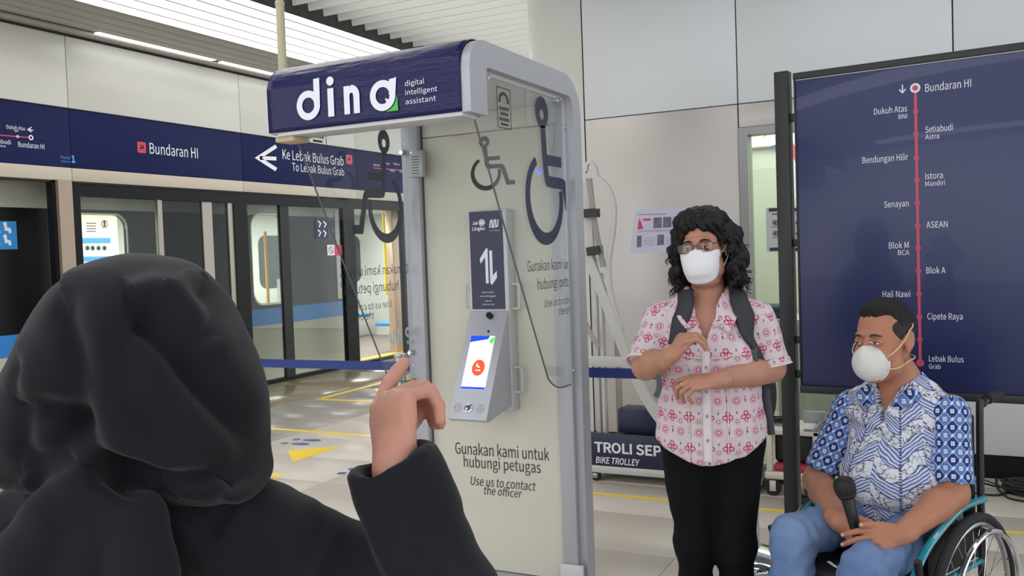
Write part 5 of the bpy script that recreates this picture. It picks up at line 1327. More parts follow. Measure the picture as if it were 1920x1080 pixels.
for s0_, e0_ in ((rs, re_), (ls, le_)):
    ax3 = nrm(e0_ - s0_); c0 = s0_ + (e0_ - s0_) * .80; L = np.linalg.norm(e0_ - s0_) * .15
    a3 = nrm(np.cross(ax3, [0, 1, 0])); b3 = np.cross(ax3, a3)
    def g(u, v, c0=c0, ax3=ax3, a3=a3, b3=b3, L=L):
        t = 2 * PI * u; r = .0665 + .003 * v + .0012 * math.sin(5 * t) - (.006 if v < .05 else 0); return c0 + ax3 * L * v + r * (math.cos(t) * a3 + math.sin(t) * b3)
    me = solid(MB().grid(g, 40, 6, True).mesh(), .004); co = getco(me); q = co - c0; patuv(me, (np.arctan2(q @ b3, q @ a3) * .066, q @ ax3)); me.transform(WM); put('cuff', me, pinkm, shirt)
    ln = []
    for i in range(41): t = 2 * PI * i / 40; ln.append(c0 + ax3 * L * 1.0 + .0705 * (math.cos(t) * a3 + math.sin(t) * b3))
    me = MB().tube(ln[:-1], .0022, 6, True).mesh(); me.transform(WM); put('cuff_trim', sharp(me), cream_trim, shirt)
ci = [(-.030, -.098, 1.232), (-.052, -.062, 1.292), (-.064, -.01, 1.325), (-.045, .055, 1.345), (0, .072, 1.35), (.045, .055, 1.345), (.064, -.01, 1.325), (.050, -.062, 1.292), (.022, -.098, 1.232)]
co_ = [(-.066, -.112, 1.222), (-.094, -.085, 1.262), (-.102, -.01, 1.288), (-.07, .075, 1.305), (0, .098, 1.31), (.07, .075, 1.305), (.102, -.01, 1.288), (.094, -.085, 1.258), (.070, -.114, 1.205)]
collar(ci, co_, WM, 'collar', pinkm, shirt, sf=wsurf)
# mask, loops, glasses
def wmask(u, v):
    a = (u * 2 - 1); c = max(0, math.cos(a * PI / 2)) ** .62
    cp = [(-.1145, .010), (-.128, -.022), (-.133, -.050), (-.126, -.085), (-.102, -.118), (-.078, -.124)]
    t = v * 5; i = min(int(t), 4); f = t - i; f = f * f * (3 - 2 * f) * .3 + f * .7
    cy_ = cp[i][0] * (1 - f) + cp[i + 1][0] * f; cz = cp[i][1] * (1 - f) + cp[i + 1][1] * f
    sy = -.034; sz = -.016 - .052 * v
    top = -.010 * (1 - c) * (1 - v) * 0
    x = .0725 * math.sin(a * PI / 2 * .98) * (1 - .20 * v ** 1.6)
    y = sy + (cy_ - sy) * c; z = sz + (cz - sz) * c ** .9 - .010 * math.sin(PI * min(1, abs(a) * 1.2)) * (1 - v) + top
    y += (-.0022 * max(0, math.sin(v * 15)) - .0035 * math.exp(-((v - .78) / .03) ** 2)) * c
    return (x, y, z)
me = solid(MB().grid(wmask, 41, 26).mesh(), .0015); me.transform(Matrix.Diagonal((.93, 1.02, .93, 1))); me.transform(MhW)
white_mask = mat('white_mask_fabric', '#dcdcdf', 0.75, var=.02, bump=.0004, bscale=400)
mk = put('face_mask', me, white_mask, woman)
for s in (-1, 1):
    for z0, z1 in ((-.018, .012), (-.064, -.022)):
        me = MB().tube(smooth_path([(s * .070, -.036, z0), (s * .078, -.015, (z0 + z1) / 2), (s * .085, .006, z1), (s * .083, .026, z1 * .5)], 4), .0014, 6).mesh(); me.transform(MhW); put('ear_loop', sharp(me), M['white_print'], mk)
gm = MB()
rim = MB()
gf = mat('dark_spectacle_frame', '#2c2723', 0.3)
gp = thing('eyeglasses', 'dark rectangular rimmed eyeglasses worn by the standing woman above her white mask', 'glasses', tuple(np.array(MhW @ Vector((0, -.11, 0)))))
for s in (-1, 1):
    o = rrect(s * .0335 - .0255, -.004, s * .0335 + .0255, .0255, .009)
    me = MB().tube([(x, -.1185 + .25 * abs(x) ** 1.35 * 1.4, z + .0005) for x, z in o], .0013, 6, True).mesh(); me.transform(MhW); rm_ = put('rim', sharp(me), gf, gp)
    c_ = np.mean(o, 0)
    me = MB().grid(lambda u, v, s=s: (s * .0335 + (u - .5) * .049, -.1185 + .25 * abs(s * .0335 + (u - .5) * .049) ** 1.35 * 1.4, -.0025 + v * .027), 8, 2).mesh(); me.transform(MhW); put('lens', me, glass('spectacle_lens', '#f6f4ee', 1.6), gp)
    me = MB().tube([(s * .0585, -.1095, .020), (s * .066, -.098, .019), (s * .079, -.03, .014), (s * .084, .012, .012), (s * .083, .035, -.008)], .0016, 6).mesh(); me.transform(MhW); put('temple_arm', sharp(me), gf, gp)
me = MB().tube([(-.009, -.119, .016), (0, -.1215, .0185), (.009, -.119, .016)], .0016, 6).mesh(); me.transform(MhW); put('bridge', sharp(me), gf, gp)
# hair: a curly bob
S_ = SDF((-.16, -.16, -.19), (.17, .19, .19), .0028)
rg = random.Random(11)
S_.ell((0, .022, .052), (.093, .106, .094), k=0)
S_.ell((-.02, -.035, .095), (.065, .05, .045), k=.02); S_.ell((.045, -.02, .09), (.05, .06, .045), k=.02)
for s in (-1, 1):
    S_.ell((s * .082, .022, .0), (.036, .055, .075), k=.02); S_.ell((s * .088, .03, -.07), (.04, .055, .065), k=.02)
S_.ell((.098, .02, .03), (.037, .045, .045), k=.01); S_.ell((.112, .03, -.045), (.034, .045, .05), k=.01); S_.ell((.095, .02, -.115), (.032, .04, .04), k=.01)
S_.ell((-.102, .02, -.085), (.033, .04, .05), k=.01); S_.ell((0, .08, -.05), (.09, .06, .11), k=.02)
for i in range(150):
    a = rg.uniform(-2.5, 2.5); z = rg.uniform(-.14, .10); rr_ = .10 * math.sqrt(max(.15, 1 - (max(0, z) / .14) ** 2)) + (.012 if z < .02 else 0)
    x = rr_ * math.sin(a); y = .03 + rr_ * math.cos(a) * -1
    if y < -.045 and abs(x) < .09: continue
    S_.ell((x, y, z), rg.uniform(.012, .022), k=.004)
S_.frame(); S_.ell((-.004, -.10, -.035), (.070, .085, .112), k=.008, op='-'); S_.ell((.03, -.085, .02), (.045, .045, .045), k=.008, op='-')
S_.ell((0, -.005, -.14), (.060, .07, .07), k=.01, op='-')
S_.ell((.082, -.012, -.015), (.022, .032, .04), k=.006, op='-')
hm = S_.mesh()
displace(hm, lambda co, no: .0022 * np.sin(co[:, 0] * 210 + 6 * np.sin(co[:, 2] * 40 + co[:, 1] * 30)) + .003 * np.sin(co[:, 1] * 90 + co[:, 2] * 60 + 4 * np.sin(co[:, 0] * 50)))
hm.transform(MhW); hair = put('hair', hm, dark_hair, woman)
st_m = MB()
for i in range(170):
    s = rg.choice((-1, 1)); z = rg.uniform(-.15, .07); a = rg.uniform(.7, 2.2) * s
    r = .108 + (.012 if z < 0 else 0) - (max(0, z) * .25); p = np.array([r * math.sin(a), .03 - r * math.cos(a), z]); pts = [p]
    d = np.array([math.sin(a), -math.cos(a) * .4, -.5]); tw = rg.uniform(0, 6)
    for j in range(5):
        d = nrm(d + .8 * np.array([math.sin(tw + j * 1.3), math.cos(tw + j * 1.1), .4 * math.sin(j + tw) - .2])); p = p + d * .0085; pts.append(p)
    st_m.tube(pts, [.0022, .002, .0018, .0016, .0012, .0006], 5)
me = st_m.mesh(); me.transform(MhW); put('hair_strands', sharp(me), dark_hair, hair, kind='stuff')
# trousers and shoes
trm = mat('black_trousers', '#070709', 0.85, spec=.2, bump=.001, bscale=50)
S_ = SDF((-.26, -.22, .05), (.26, .24, .98), .0055)
S_.ell((0, .005, .86), (.175, .128, .14), k=0)
for s, kx, ax_ in ((-1, -.062, -.07), (1, .068, .075)):
    S_.path([(s * .082, .005, .82), (kx + s * .004, -.012, .46), (ax_, .012, .09)], [.098, .064, .052], k=.03)
S_.fn(lambda x, y, z, v: np.maximum(v, .075 - z) + 0 * x)
me = S_.mesh(); displace(me, lambda co, no: wrinkle(co, [((.3, .2, 1), 60, .8), ((.5, .4, 1), 34, .6)], .006, seed=2) * np.exp(-((co[:, 2] - .44) / .13) ** 2) + wrinkle(co, [((.2, .1, 1), 30, 1)], .003, seed=3))
me.transform(WM); put('trousers', me, trm, woman)
def shoe(Mf, x, y, m_, parent, L=.24, z=0):
    S_ = SDF((x - .07, y - L, z - .01), (x + .07, y + .12, z + .13), .004)
    S_.ell((x, y + .02, z + .045), (.038, .05, .045), k=0); S_.cap((x, y, z + .035), (x, y - L * .62, z + .03), .036, .034, k=.02); S_.ell((x, y - L * .66, z + .028), (.042, .05, .028), k=.02)
    S_.fn(lambda a, b, c, v: np.maximum(v, (z + .002) - c)); me = S_.mesh(); me.transform(Mf); put('shoe', me, m_, parent)
shm = mat('black_shoe_leather', '#141414', 0.4)
shoe(WM, -.07, .01, shm, woman); shoe(WM, .075, .01, shm, woman)
# backpack
bpk = thing('backpack', 'dark grey backpack worn on the back of the woman in the pink shirt', 'backpack', tuple(WF.w((0, .25, .9))))
pg_ = mat('backpack_charcoal', '#2b2c31', 0.7, var=.08, vscale=30, bump=.0008, bscale=200)
S_ = SDF((-.26, .08, .72), (.30, .42, 1.36), .005)
S_.ell((.01, .235, 1.02), (.165, .11, .27), k=0); S_.ell((.01, .27, .93), (.175, .11, .17), k=.03); S_.ell((.17, .20, .96), (.055, .07, .13), k=.03); S_.ell((-.12, .21, .93), (.05, .06, .12), k=.03)
me = S_.mesh(); displace(me, lambda co, no: wrinkle(co, [((0, .3, 1), 30, 1)], .003, seed=8)); me.transform(WM); put('pack', me, pg_, bpk)
def strapw(pxs, w, name='shoulder_strap', m_=None, dd=3.0, parent=None):
    pts = [WF.px(x, y, d) for x, y, d in pxs]; me = ribbon(wsurf, pts, w, .005, .009); me.transform(WM); return put(name, me, m_ or pg_, parent or bpk)
s1_ = strapw([(1288, 550, 3.1), (1272, 560, 3.03), (1257, 592, 3.0), (1248, 635, 3.0)], [.055, .058, .058, .052])
s2_ = strapw([(1356, 532, 3.2), (1374, 545, 3.12), (1390, 558, 3.03), (1399, 590, 3.0), (1408, 622, 2.99), (1420, 652, 3.0), (1428, 690, 3.02)], [.05, .06, .066, .066, .05, .034, .022])
web = mat('strap_webbing', '#43444a', 0.7)
for pxs in ([(1236, 700, 2.98), (1238, 722, 2.97), (1232, 742, 2.97)], [(1416, 650, 3.02), (1414, 662, 3.01), (1417, 676, 3.01)]):
    pts = [WF.px(x, y, d) + np.array([0, -.03, 0]) for x, y, d in pxs]
    me = MB().tube(smooth_path(pts, 4), .009, 8, flat=(.25, (0, 1, 0))).mesh(); me.transform(WM); put('strap_tail', sharp(me), web, bpk)
me = MB().tube(smooth_path([WF.px(*p) for p in ((1437, 730, 3.13), (1441, 770, 3.12), (1447, 815, 3.13))], 4), .012, 8, flat=(.3, (0, 1, 0))).mesh(); me.transform(WM); put('side_strap', sharp(me), web, bpk)

# ================================================================== MAN AND WHEELCHAIR
SF = Frame(1.32, 3.115, 50); SM = SF.M()
mskin = skin('man_skin', '#ad765c')
man = thing('person', 'seated man in a blue and white batik shirt and jeans with a cup mask', 'person', tuple(SF.w((0, 0, 0))))
MR = rotm('Z', -3) @ rotm('X', 3) @ rotm('Y', -3)
g0 = SF.px(1657, 641, 3.08)
mrs, mls = np.array([-.178, .0, .905]), np.array([.180, .0, .925])
mre, mle = SF.px(1533, 900, 3.26), SF.px(1786, 925, 2.93)
mrw, mlw = SF.px(1572, 978, 2.90), SF.px(1690, 1002, 2.76)
S_ = SDF((-.42, -.50, .44), (.42, .24, 1.34), .0028)
head_shape(S_, MR, g0, 1.07, True)
S_.path([g0 + MR @ np.array([0, .025, -.05]), (0, .01, 1.02), (0, .03, .9)], [.060, .064, .09], k=.025)
S_.ell((0, .0, .86), (.15, .09, .16), k=.03); S_.cap((-.13, .0, .94), (.13, .0, .94), .045, k=.03); S_.ell((0, -.03, .70), (.15, .12, .14), k=.03)
for s0_, e0_, w0_ in ((mrs, mre, mrw), (mls, mle, mlw)):
    S_.path([s0_, e0_], [.050, .048], k=.02); m_ = e0_ + (w0_ - e0_) * .32
    S_.path([e0_, m_, w0_], [.051, .049, .032], k=.02)
mt = []
mic0, mic1 = SF.px(1585, 918, 2.86), SF.px(1606, 1000, 2.84)
md = nrm(mic0 - mic1)
# right hand around the microphone, left hand folded over it
toL = SF.px(1650, 985, 2.80) - SF.px(1580, 985, 2.86)
fr_ = nrm(SF.px(1640, 1018, 2.80) - mrw)
hand_shape(S_, mrw, fr_, (.0, 1, -.15), (0, 0, 1), ((.75, .95, .6), (.8, 1.0, .6), (.85, 1.0, .6), (.9, 1.0, .6)), .98, tips=mt, thumb_dir=nrm(fr_ * .9 + np.array([0, -.0, .28])), thumb_curl=.12)
fl_ = nrm(SF.px(1585, 1022, 2.74) - mlw)
hand_shape(S_, mlw + np.array([0, -.0, .0]), fl_, (.0, .9, -.25), (0, 0, 1), ((.25, .45, .3), (.3, .5, .3), (.4, .5, .35), (.5, .55, .4)), .98, tips=mt, thumb_dir=nrm(fl_ * .85 + np.array([0, -.1, .30])), thumb_curl=.1)
me = S_.mesh(); me.transform(SM); mbody = put('body', me, mskin, man)
nails(mt, SM, man, mat('fingernail_tan', '#c79d88', 0.3))
me = MB().lathe(mlw + fl_ * .11 + np.array([0, -.006, -.028]), [(0.0098, -.0025), (.0112, -.0015), (.0112, .0015), (.0098, .0025)], 20, fl_).mesh(); me.transform(SM); put('finger_ring', sharp(me), M['chrome'], man)
MhM = SM @ (Matrix.Translation(Vector(g0)) @ Matrix(MR.tolist()).to_4x4()) @ Matrix.Scale(1.07, 4)
mhair = mat('short_dark_hair', '#1d1a19', 0.6, var=.35, vscale=120, bump=.0015, bscale=350, spec=.25)
def grey_mix(vec):
    tc = E.T.nodes.new('ShaderNodeTexCoord'); x = E.T.nodes.new('ShaderNodeSeparateXYZ'); E.T.links.new(tc.outputs['Object'], x.inputs[0])
    return ecol(enoise(vec, 260, 2), '#121010', '#4a4441')
temple = mat('greying_hair', '#3a3533', 0.7, bump=.0015, bscale=400, spec=.2, pattern=grey_mix)
eyes(man, MhM, 1.0, mat('brown_iris', '#24150e', 0.15), mat('thin_brow_hair', '#2c2320', 0.7), mat('man_lid', '#4a2e22', 0.5), .8)
S_ = SDF((-.11, -.12, -.09), (.11, .14, .16), .0024)
S_.ell((0, .022, .050), (.0805, .100, .089), k=0); S_.ell((0, -.005, .112), (.055, .05, .020), k=.02)
S_.ell((0, -.112, .022), (.085, .062, .086), k=.022, op='-')
for s in (-1, 1): S_.ell((s * .060, -.072, .062), (.032, .046, .036), k=.018, op='-'); S_.ell((s * .085, -.010, -.045), (.03, .040, .045), k=.006, op='-')
S_.ell((0, -.02, -.10), (.12, .2, .065), k=.01, op='-')
me = S_.mesh(); displace(me, lambda co, no: .0012 * np.sin(co[:, 0] * 320 + 5 * np.sin(co[:, 1] * 60)) + .0006 * np.sin(co[:, 2] * 500)); me.transform(MhM); mh = put('hair', me, mhair, man)
for s in (-1, 1):
    S_ = SDF((-.11, -.12, -.09), (.11, .14, .16), .0024)
    S_.ell((s * .012, .018, .036), (.0705, .088, .070), k=0)
    S_.fn(lambda x, y, z, v: np.maximum(v, np.maximum(.052 - s * x, np.maximum(-.052 - y, np.maximum(-.055 - z - .35 * y, -(.0 + z * .0 + .002) * 0 - 1)))))
    S_.ell((s * .08, .008, -.015), (.03, .026, .042), k=.004, op='-')
    me = S_.mesh(); me.transform(MhM); put('temple_hair', me, temple, mh)
# cup mask
def cup(u, v):
    a = 2 * PI * u; r = math.sin(v * PI / 2); f = math.cos(v * PI / 2)
    x = .056 * r * math.cos(a); z = -.054 + (.055 if math.sin(a) > 0 else .060) * r * math.sin(a); y = -.072 - .066 * f ** .72
    if math.sin(a) > 0: z += .006 * max(0, 1 - abs(math.cos(a)) * 2.2) * r
    return (x, y - .012 * max(0, math.sin(a)) * r * (1 - abs(math.cos(a))), z)
me = solid(MB().grid(cup, 48, 20, True).mesh(), .002); me.transform(MhM); cm = put('cup_mask', me, mat('cup_mask_white', '#d3d2cd', 0.8, bump=.0005, bscale=500), man)
me = MB().tube([cup(i / 40, 1.0) for i in range(40)], .0028, 6, True).mesh(); me.transform(MhM); put('mask_rim', sharp(me), M['white_print'], cm)
me = MB().tube([(x, cup(.25, .96)[1] - .004 + .3 * x * x * 10, .013 - abs(x) * .12) for x in np.linspace(-.022, .022, 9)], .0022, 6, flat=(.5, (0, 1, 0))).mesh(); me.transform(MhM); put('nose_clip', sharp(me), M['steel'], cm)
strap_y = mat('yellow_elastic', '#cdb98a', 0.7)
for s in (-1, 1):
    for pts in ([(s * .054, -.080, -.036), (s * .0735, -.062, -.020), (s * .0845, -.02, .010), (s * .087, .005, .034), (s * .080, .04, .052), (0, .118, .075)], [(s * .050, -.078, -.074), (s * .070, -.058, -.074), (s * .073, -.03, -.070), (s * .072, .01, -.062), (s * .066, .06, -.055), (0, .098, -.045)]):
        me = MB().tube(smooth_path(pts, 5), .0022, 6).mesh(); me.transform(MhM); put('elastic_band', sharp(me), strap_y, cm)
    me = MB().lathe((s * .051, -.079, -.03), [(.006, 0), (.006, .003), (0, .003)], 8, (s, -.6, 0)).mesh(); me.transform(MhM); put('band_tab', me, mat('yellow_tab', '#c9b94e', 0.6), cm)
def batik(_):
    u, v, vec = epat()
    w_ = 0.15; cx = efr(u / w_) - 0.5; tri = eabs(cx) * w_
    vv = v + E.m('MULTIPLY', efl(u / w_), 0.06)
    n1 = enoise(vec, 22, 2); n2 = enoise(vec, 34, 1)
    vor = E.T.nodes.new('ShaderNodeTexVoronoi'); vor.feature = 'DISTANCE_TO_EDGE'; vor.inputs['Scale'].default_value = 62
    mx_ = E.T.nodes.new('ShaderNodeVectorMath'); mx_.operation = 'ADD'; E.T.links.new(vec, mx_.inputs[0])
    nz = E.T.nodes.new('ShaderNodeTexNoise'); nz.inputs['Scale'].default_value = 60; E.T.links.new(vec, nz.inputs['Vector'])
    sc_ = E.T.nodes.new('ShaderNodeVectorMath'); sc_.operation = 'SCALE'; sc_.inputs['Scale'].default_value = .02; E.T.links.new(nz.outputs['Color'], sc_.inputs[0]); E.T.links.new(sc_.outputs[0], mx_.inputs[1])
    E.T.links.new(mx_.outputs[0], vor.inputs['Vector']); ve = E(vor.outputs['Distance'])
    sq = elt(eabs(n2 - 0.5), 0.035, .03) 
    white = ecol(elt(ve, 0.05, .04) * elt(0.44, n1, .06), '#d6d8e2', '#23243c')
    s1 = vv * 1.0 - tri * 0.75 + n1 * 0.02
    stripe = esin(s1 * 520.0); leaf = ecol(elt(stripe, 0.15, .5), '#5f74ac', '#cfd4e4'); leaf = ecol(elt(eabs(stripe - 0.2), 0.16, .2), leaf, '#2a2f52')
    m_ = esin(s1 * 62.0 + esin(u * 42.0) * 1.1) + (n1 - 0.5) * 1.4
    msk = elt(m_, 0.05, .1); c = ecol(msk, white, leaf)
    c = ecol(elt(eabs(m_ - 0.05), 0.10, .08), c, '#31345a')
    c = ecol(elt(tri, 0.004, .002) * elt(esin(v * 700.0), .4, .5), c, '#474a78')
    return c
def kawung(_):
    u, v, vec = epat(); L = 0.052
    a = (u + v) / L; b = (u - v) / L; ca = efr(a) - .5; cb = efr(b) - .5
    par = efr((efl(a) + efl(b)) * 0.5) * 2.0
    c = ecol(par, '#26376e', '#5b7fba'); c = ecol(E.m('MULTIPLY', elt(enoise(vec, 90, 2), .45, .1), .35), c, '#34508e')
    r = elen(ca, cb); th = eat(cb, ca)
    pet = 0.20 + E.m('MULTIPLY', esin(th * 4.0 + 1.57), 0.035)
    c = ecol(elt(r, pet, .03), c, '#dfe3ee'); c = ecol(elt(emin(eabs(ca), eabs(cb)), .018, .02) * elt(r, .14, .02), c, '#1f2a55'); 
    e_ = emax(eabs(ca), eabs(cb)); c = ecol(elt(.472, e_, .02), c, '#b9c8e6')
    cr = elen(.5 - eabs(ca), .5 - eabs(cb)); c = ecol(elt(cr, .15 + E.m('MULTIPLY', esin(eat(.5 - eabs(cb), .5 - eabs(ca)) * 4.0), .05), .03), c, '#cfd8ec')
    return c
batm = mat('blue_white_batik', '#aab0c8', 0.8, pattern=batik, spec=.2); kawm = mat('blue_diamond_batik', '#3a5593', 0.8, pattern=kawung, spec=.2)
S_ = SDF((-.30, -.34, .46), (.30, .26, 1.06), .004)
S_.ell((0, .0, .86), (.185, .118, .17), k=0); S_.ell((0, -.035, .68), (.185, .165, .16), k=.05); S_.ell((0, -.01, .56), (.205, .16, .10), k=.04)
S_.cap((-.14, .005, .912), (.14, .005, .922), .060, k=.035); S_.cap((-.055, .02, .965), (.055, .02, .97), .058, k=.05)
def mh_(x, y, z, v):
    v = np.maximum(v, .505 + .0 * x - z)
    nk = np.sqrt((x / .066) ** 2 + (y / .078) ** 2) - 1; v = np.maximum(v, -np.where(z > .985, nk * .06, 1))
    vv = np.maximum(np.abs(x) - np.clip((z - .885) * .34, -.01, .07), y + .02); return np.maximum(v, -np.maximum(vv, -(z - .88)))
S_.fn(mh_); me = S_.mesh()
displace(me, lambda co, no: wrinkle(co, [((.3, .2, 1), 70, .9), ((1, .2, .4), 80, .5), ((.8, 0, 1), 110, .4)], .005, 1.2, seed=9) + .006 * np.exp(-((co[:, 2] - .60 - .25 * co[:, 0] ** 2) / .012) ** 2) * -1)
co = getco(me); patuv(me, (np.arctan2(co[:, 0], -(co[:, 1] - .02)) * .17, co[:, 2])); msurf = Surf(me); me.transform(SM); mshirt = put('shirt', me, batm, man)
for s0_, e0_ in ((mrs, mre), (mls, mle)):
    ax3 = nrm(e0_ - s0_); a3 = nrm(np.cross(ax3, [0, 1, 0])); b3 = np.cross(ax3, a3); L = np.linalg.norm(e0_ - s0_)
    S_ = SDF(np.minimum(s0_, e0_) - .12, np.maximum(s0_, e0_) + .12, .0035)
    S_.cap(s0_ - ax3 * .0, s0_ + ax3 * L * .86, .056, .066, k=0, cut=True); S_.ell(s0_ * np.array([.93, 1, .99]), (.062, .060, .054), k=.03)
    S_.cap(s0_ + ax3 * L * .80, s0_ + ax3 * L * 1.0, .057, .058, k=.006, op='-')
    me = S_.mesh(smooth=1); displace(me, lambda co, no: wrinkle(co, [((.2, .3, 1), 70, .8), ((.8, .3, .5), 90, .5)], .0035, seed=5)); co = getco(me); q = co - s0_
    patuv(me, (np.arctan2(q @ b3, q @ a3) * .072, q @ ax3)); me.transform(SM); put('sleeve', me, kawm, mshirt)
ci = [(-.026, -.112, .945), (-.054, -.068, .992), (-.068, -.0, 1.022), (-.048, .06, 1.045), (0, .078, 1.05), (.048, .06, 1.045), (.068, 0, 1.022), (.054, -.068, .992), (.026, -.112, .945)]
co_ = [(-.066, -.120, .935), (-.10, -.08, .962), (-.108, .0, .985), (-.075, .085, 1.0), (0, .108, 1.0), (.075, .085, 1.0), (.108, 0, .985), (.10, -.08, .962), (.066, -.120, .935)]
collar(ci, co_, SM, 'collar', kawm, mshirt, sf=msurf)
tail = ribbon(msurf, [(.19, -.06, .53), (.20, 0, .525), (.19, .07, .53)], .06, .006, .004); co = getco(tail); patuv(tail, (co[:, 1], co[:, 2])); tail.transform(SM); put('shirt_tail', tail, kawm, mshirt)
# jeans, shoes
def denim(vec):
    n = enoise(vec, 5, 3); f = enoise(vec, 420, 1)
    return ecol(f * 0.35, ecol(elt(0.48, n, .35), '#506a99', '#8aa0c3'), '#2b4068')
jm = mat('washed_denim', '#48638f', 0.85, pattern=denim, bump=.0006, bscale=500, spec=.15)
S_ = SDF((-.27, -.72, .07), (.27, .20, .68), .0055)
S_.ell((0, .0, .545), (.185, .14, .085), k=0)
for s in (-1, 1):
    kn = np.array([s * .125, -.46, .545 if s < 0 else .50]); S_.path([(s * .098, -.02, .535), kn], [.086, .070], k=.03); S_.path([kn, (s * .105, -.56, .15)], [.070, .056], k=.03)
S_.fn(lambda x, y, z, v: np.maximum(v, .105 - z) + 0 * x); me = S_.mesh()
displace(me, lambda co, no: wrinkle(co, [((1, .8, .2), 70, .8), ((.4, 1, .4), 100, .6), ((.1, .3, 1), 64, .6)], .0065, 1.2, seed=12)); me.transform(SM); jeans = put('jeans', me, jm, man)
for s in (-1, 1): shoe(SM, s * .105, -.57, mat('grey_sneaker', '#4b4d52', 0.7), man, .22, .075)
# microphone
mic = thing('microphone', 'black handheld microphone held upright by the seated man', 'microphone', tuple(SF.w(mic1)))
L = float(np.linalg.norm(mic0 - mic1)); sm_ = Matrix(SM)
me = MB().lathe(mic1 - md * .04, [(.010, 0), (.014, .004), (.016, .06), (.0195, L - .01), (.0205, L + .012)], 24, md).mesh(); me.transform(SM); put('handle', sharp(me), M['black_plastic'], mic)
mg = mat('microphone_grille', '#101011', 0.6, bump=.001, bscale=500)
me = MB().lathe(mic0 - md * .03, [(.022, 0), (.0275, .008), (.0275, .012)], 28, md).mesh(); me.transform(SM); put('collar_ring', sharp(me), M['black_plastic'], mic)
me = MB().lathe(mic0 - md * .018, [(.0275, 0), (.0325, .018), (.0335, .030), (.031, .044), (.024, .054), (.012, .059), (0, .060)], 28, md).mesh(); me.transform(SM); gr_ = put('grille', sharp(me), mg, mic)
r_ = MB(); a3 = nrm(np.cross(md, [1, 0, 0])); b3 = np.cross(md, a3)
for k in range(16):
    t = 2 * PI * k / 16; u_ = math.cos(t) * a3 + math.sin(t) * b3; c_ = mic0 - md * .018
    r_.tube([c_ + u_ * r + md * h for r, h in ((.028, 0), (.0328, .018), (.0338, .030), (.0313, .044), (.0245, .054))], .0012, 5)
me = r_.mesh(); me.transform(SM); put('grille_ribs', me, M['black_plastic'], gr_, kind='stuff')
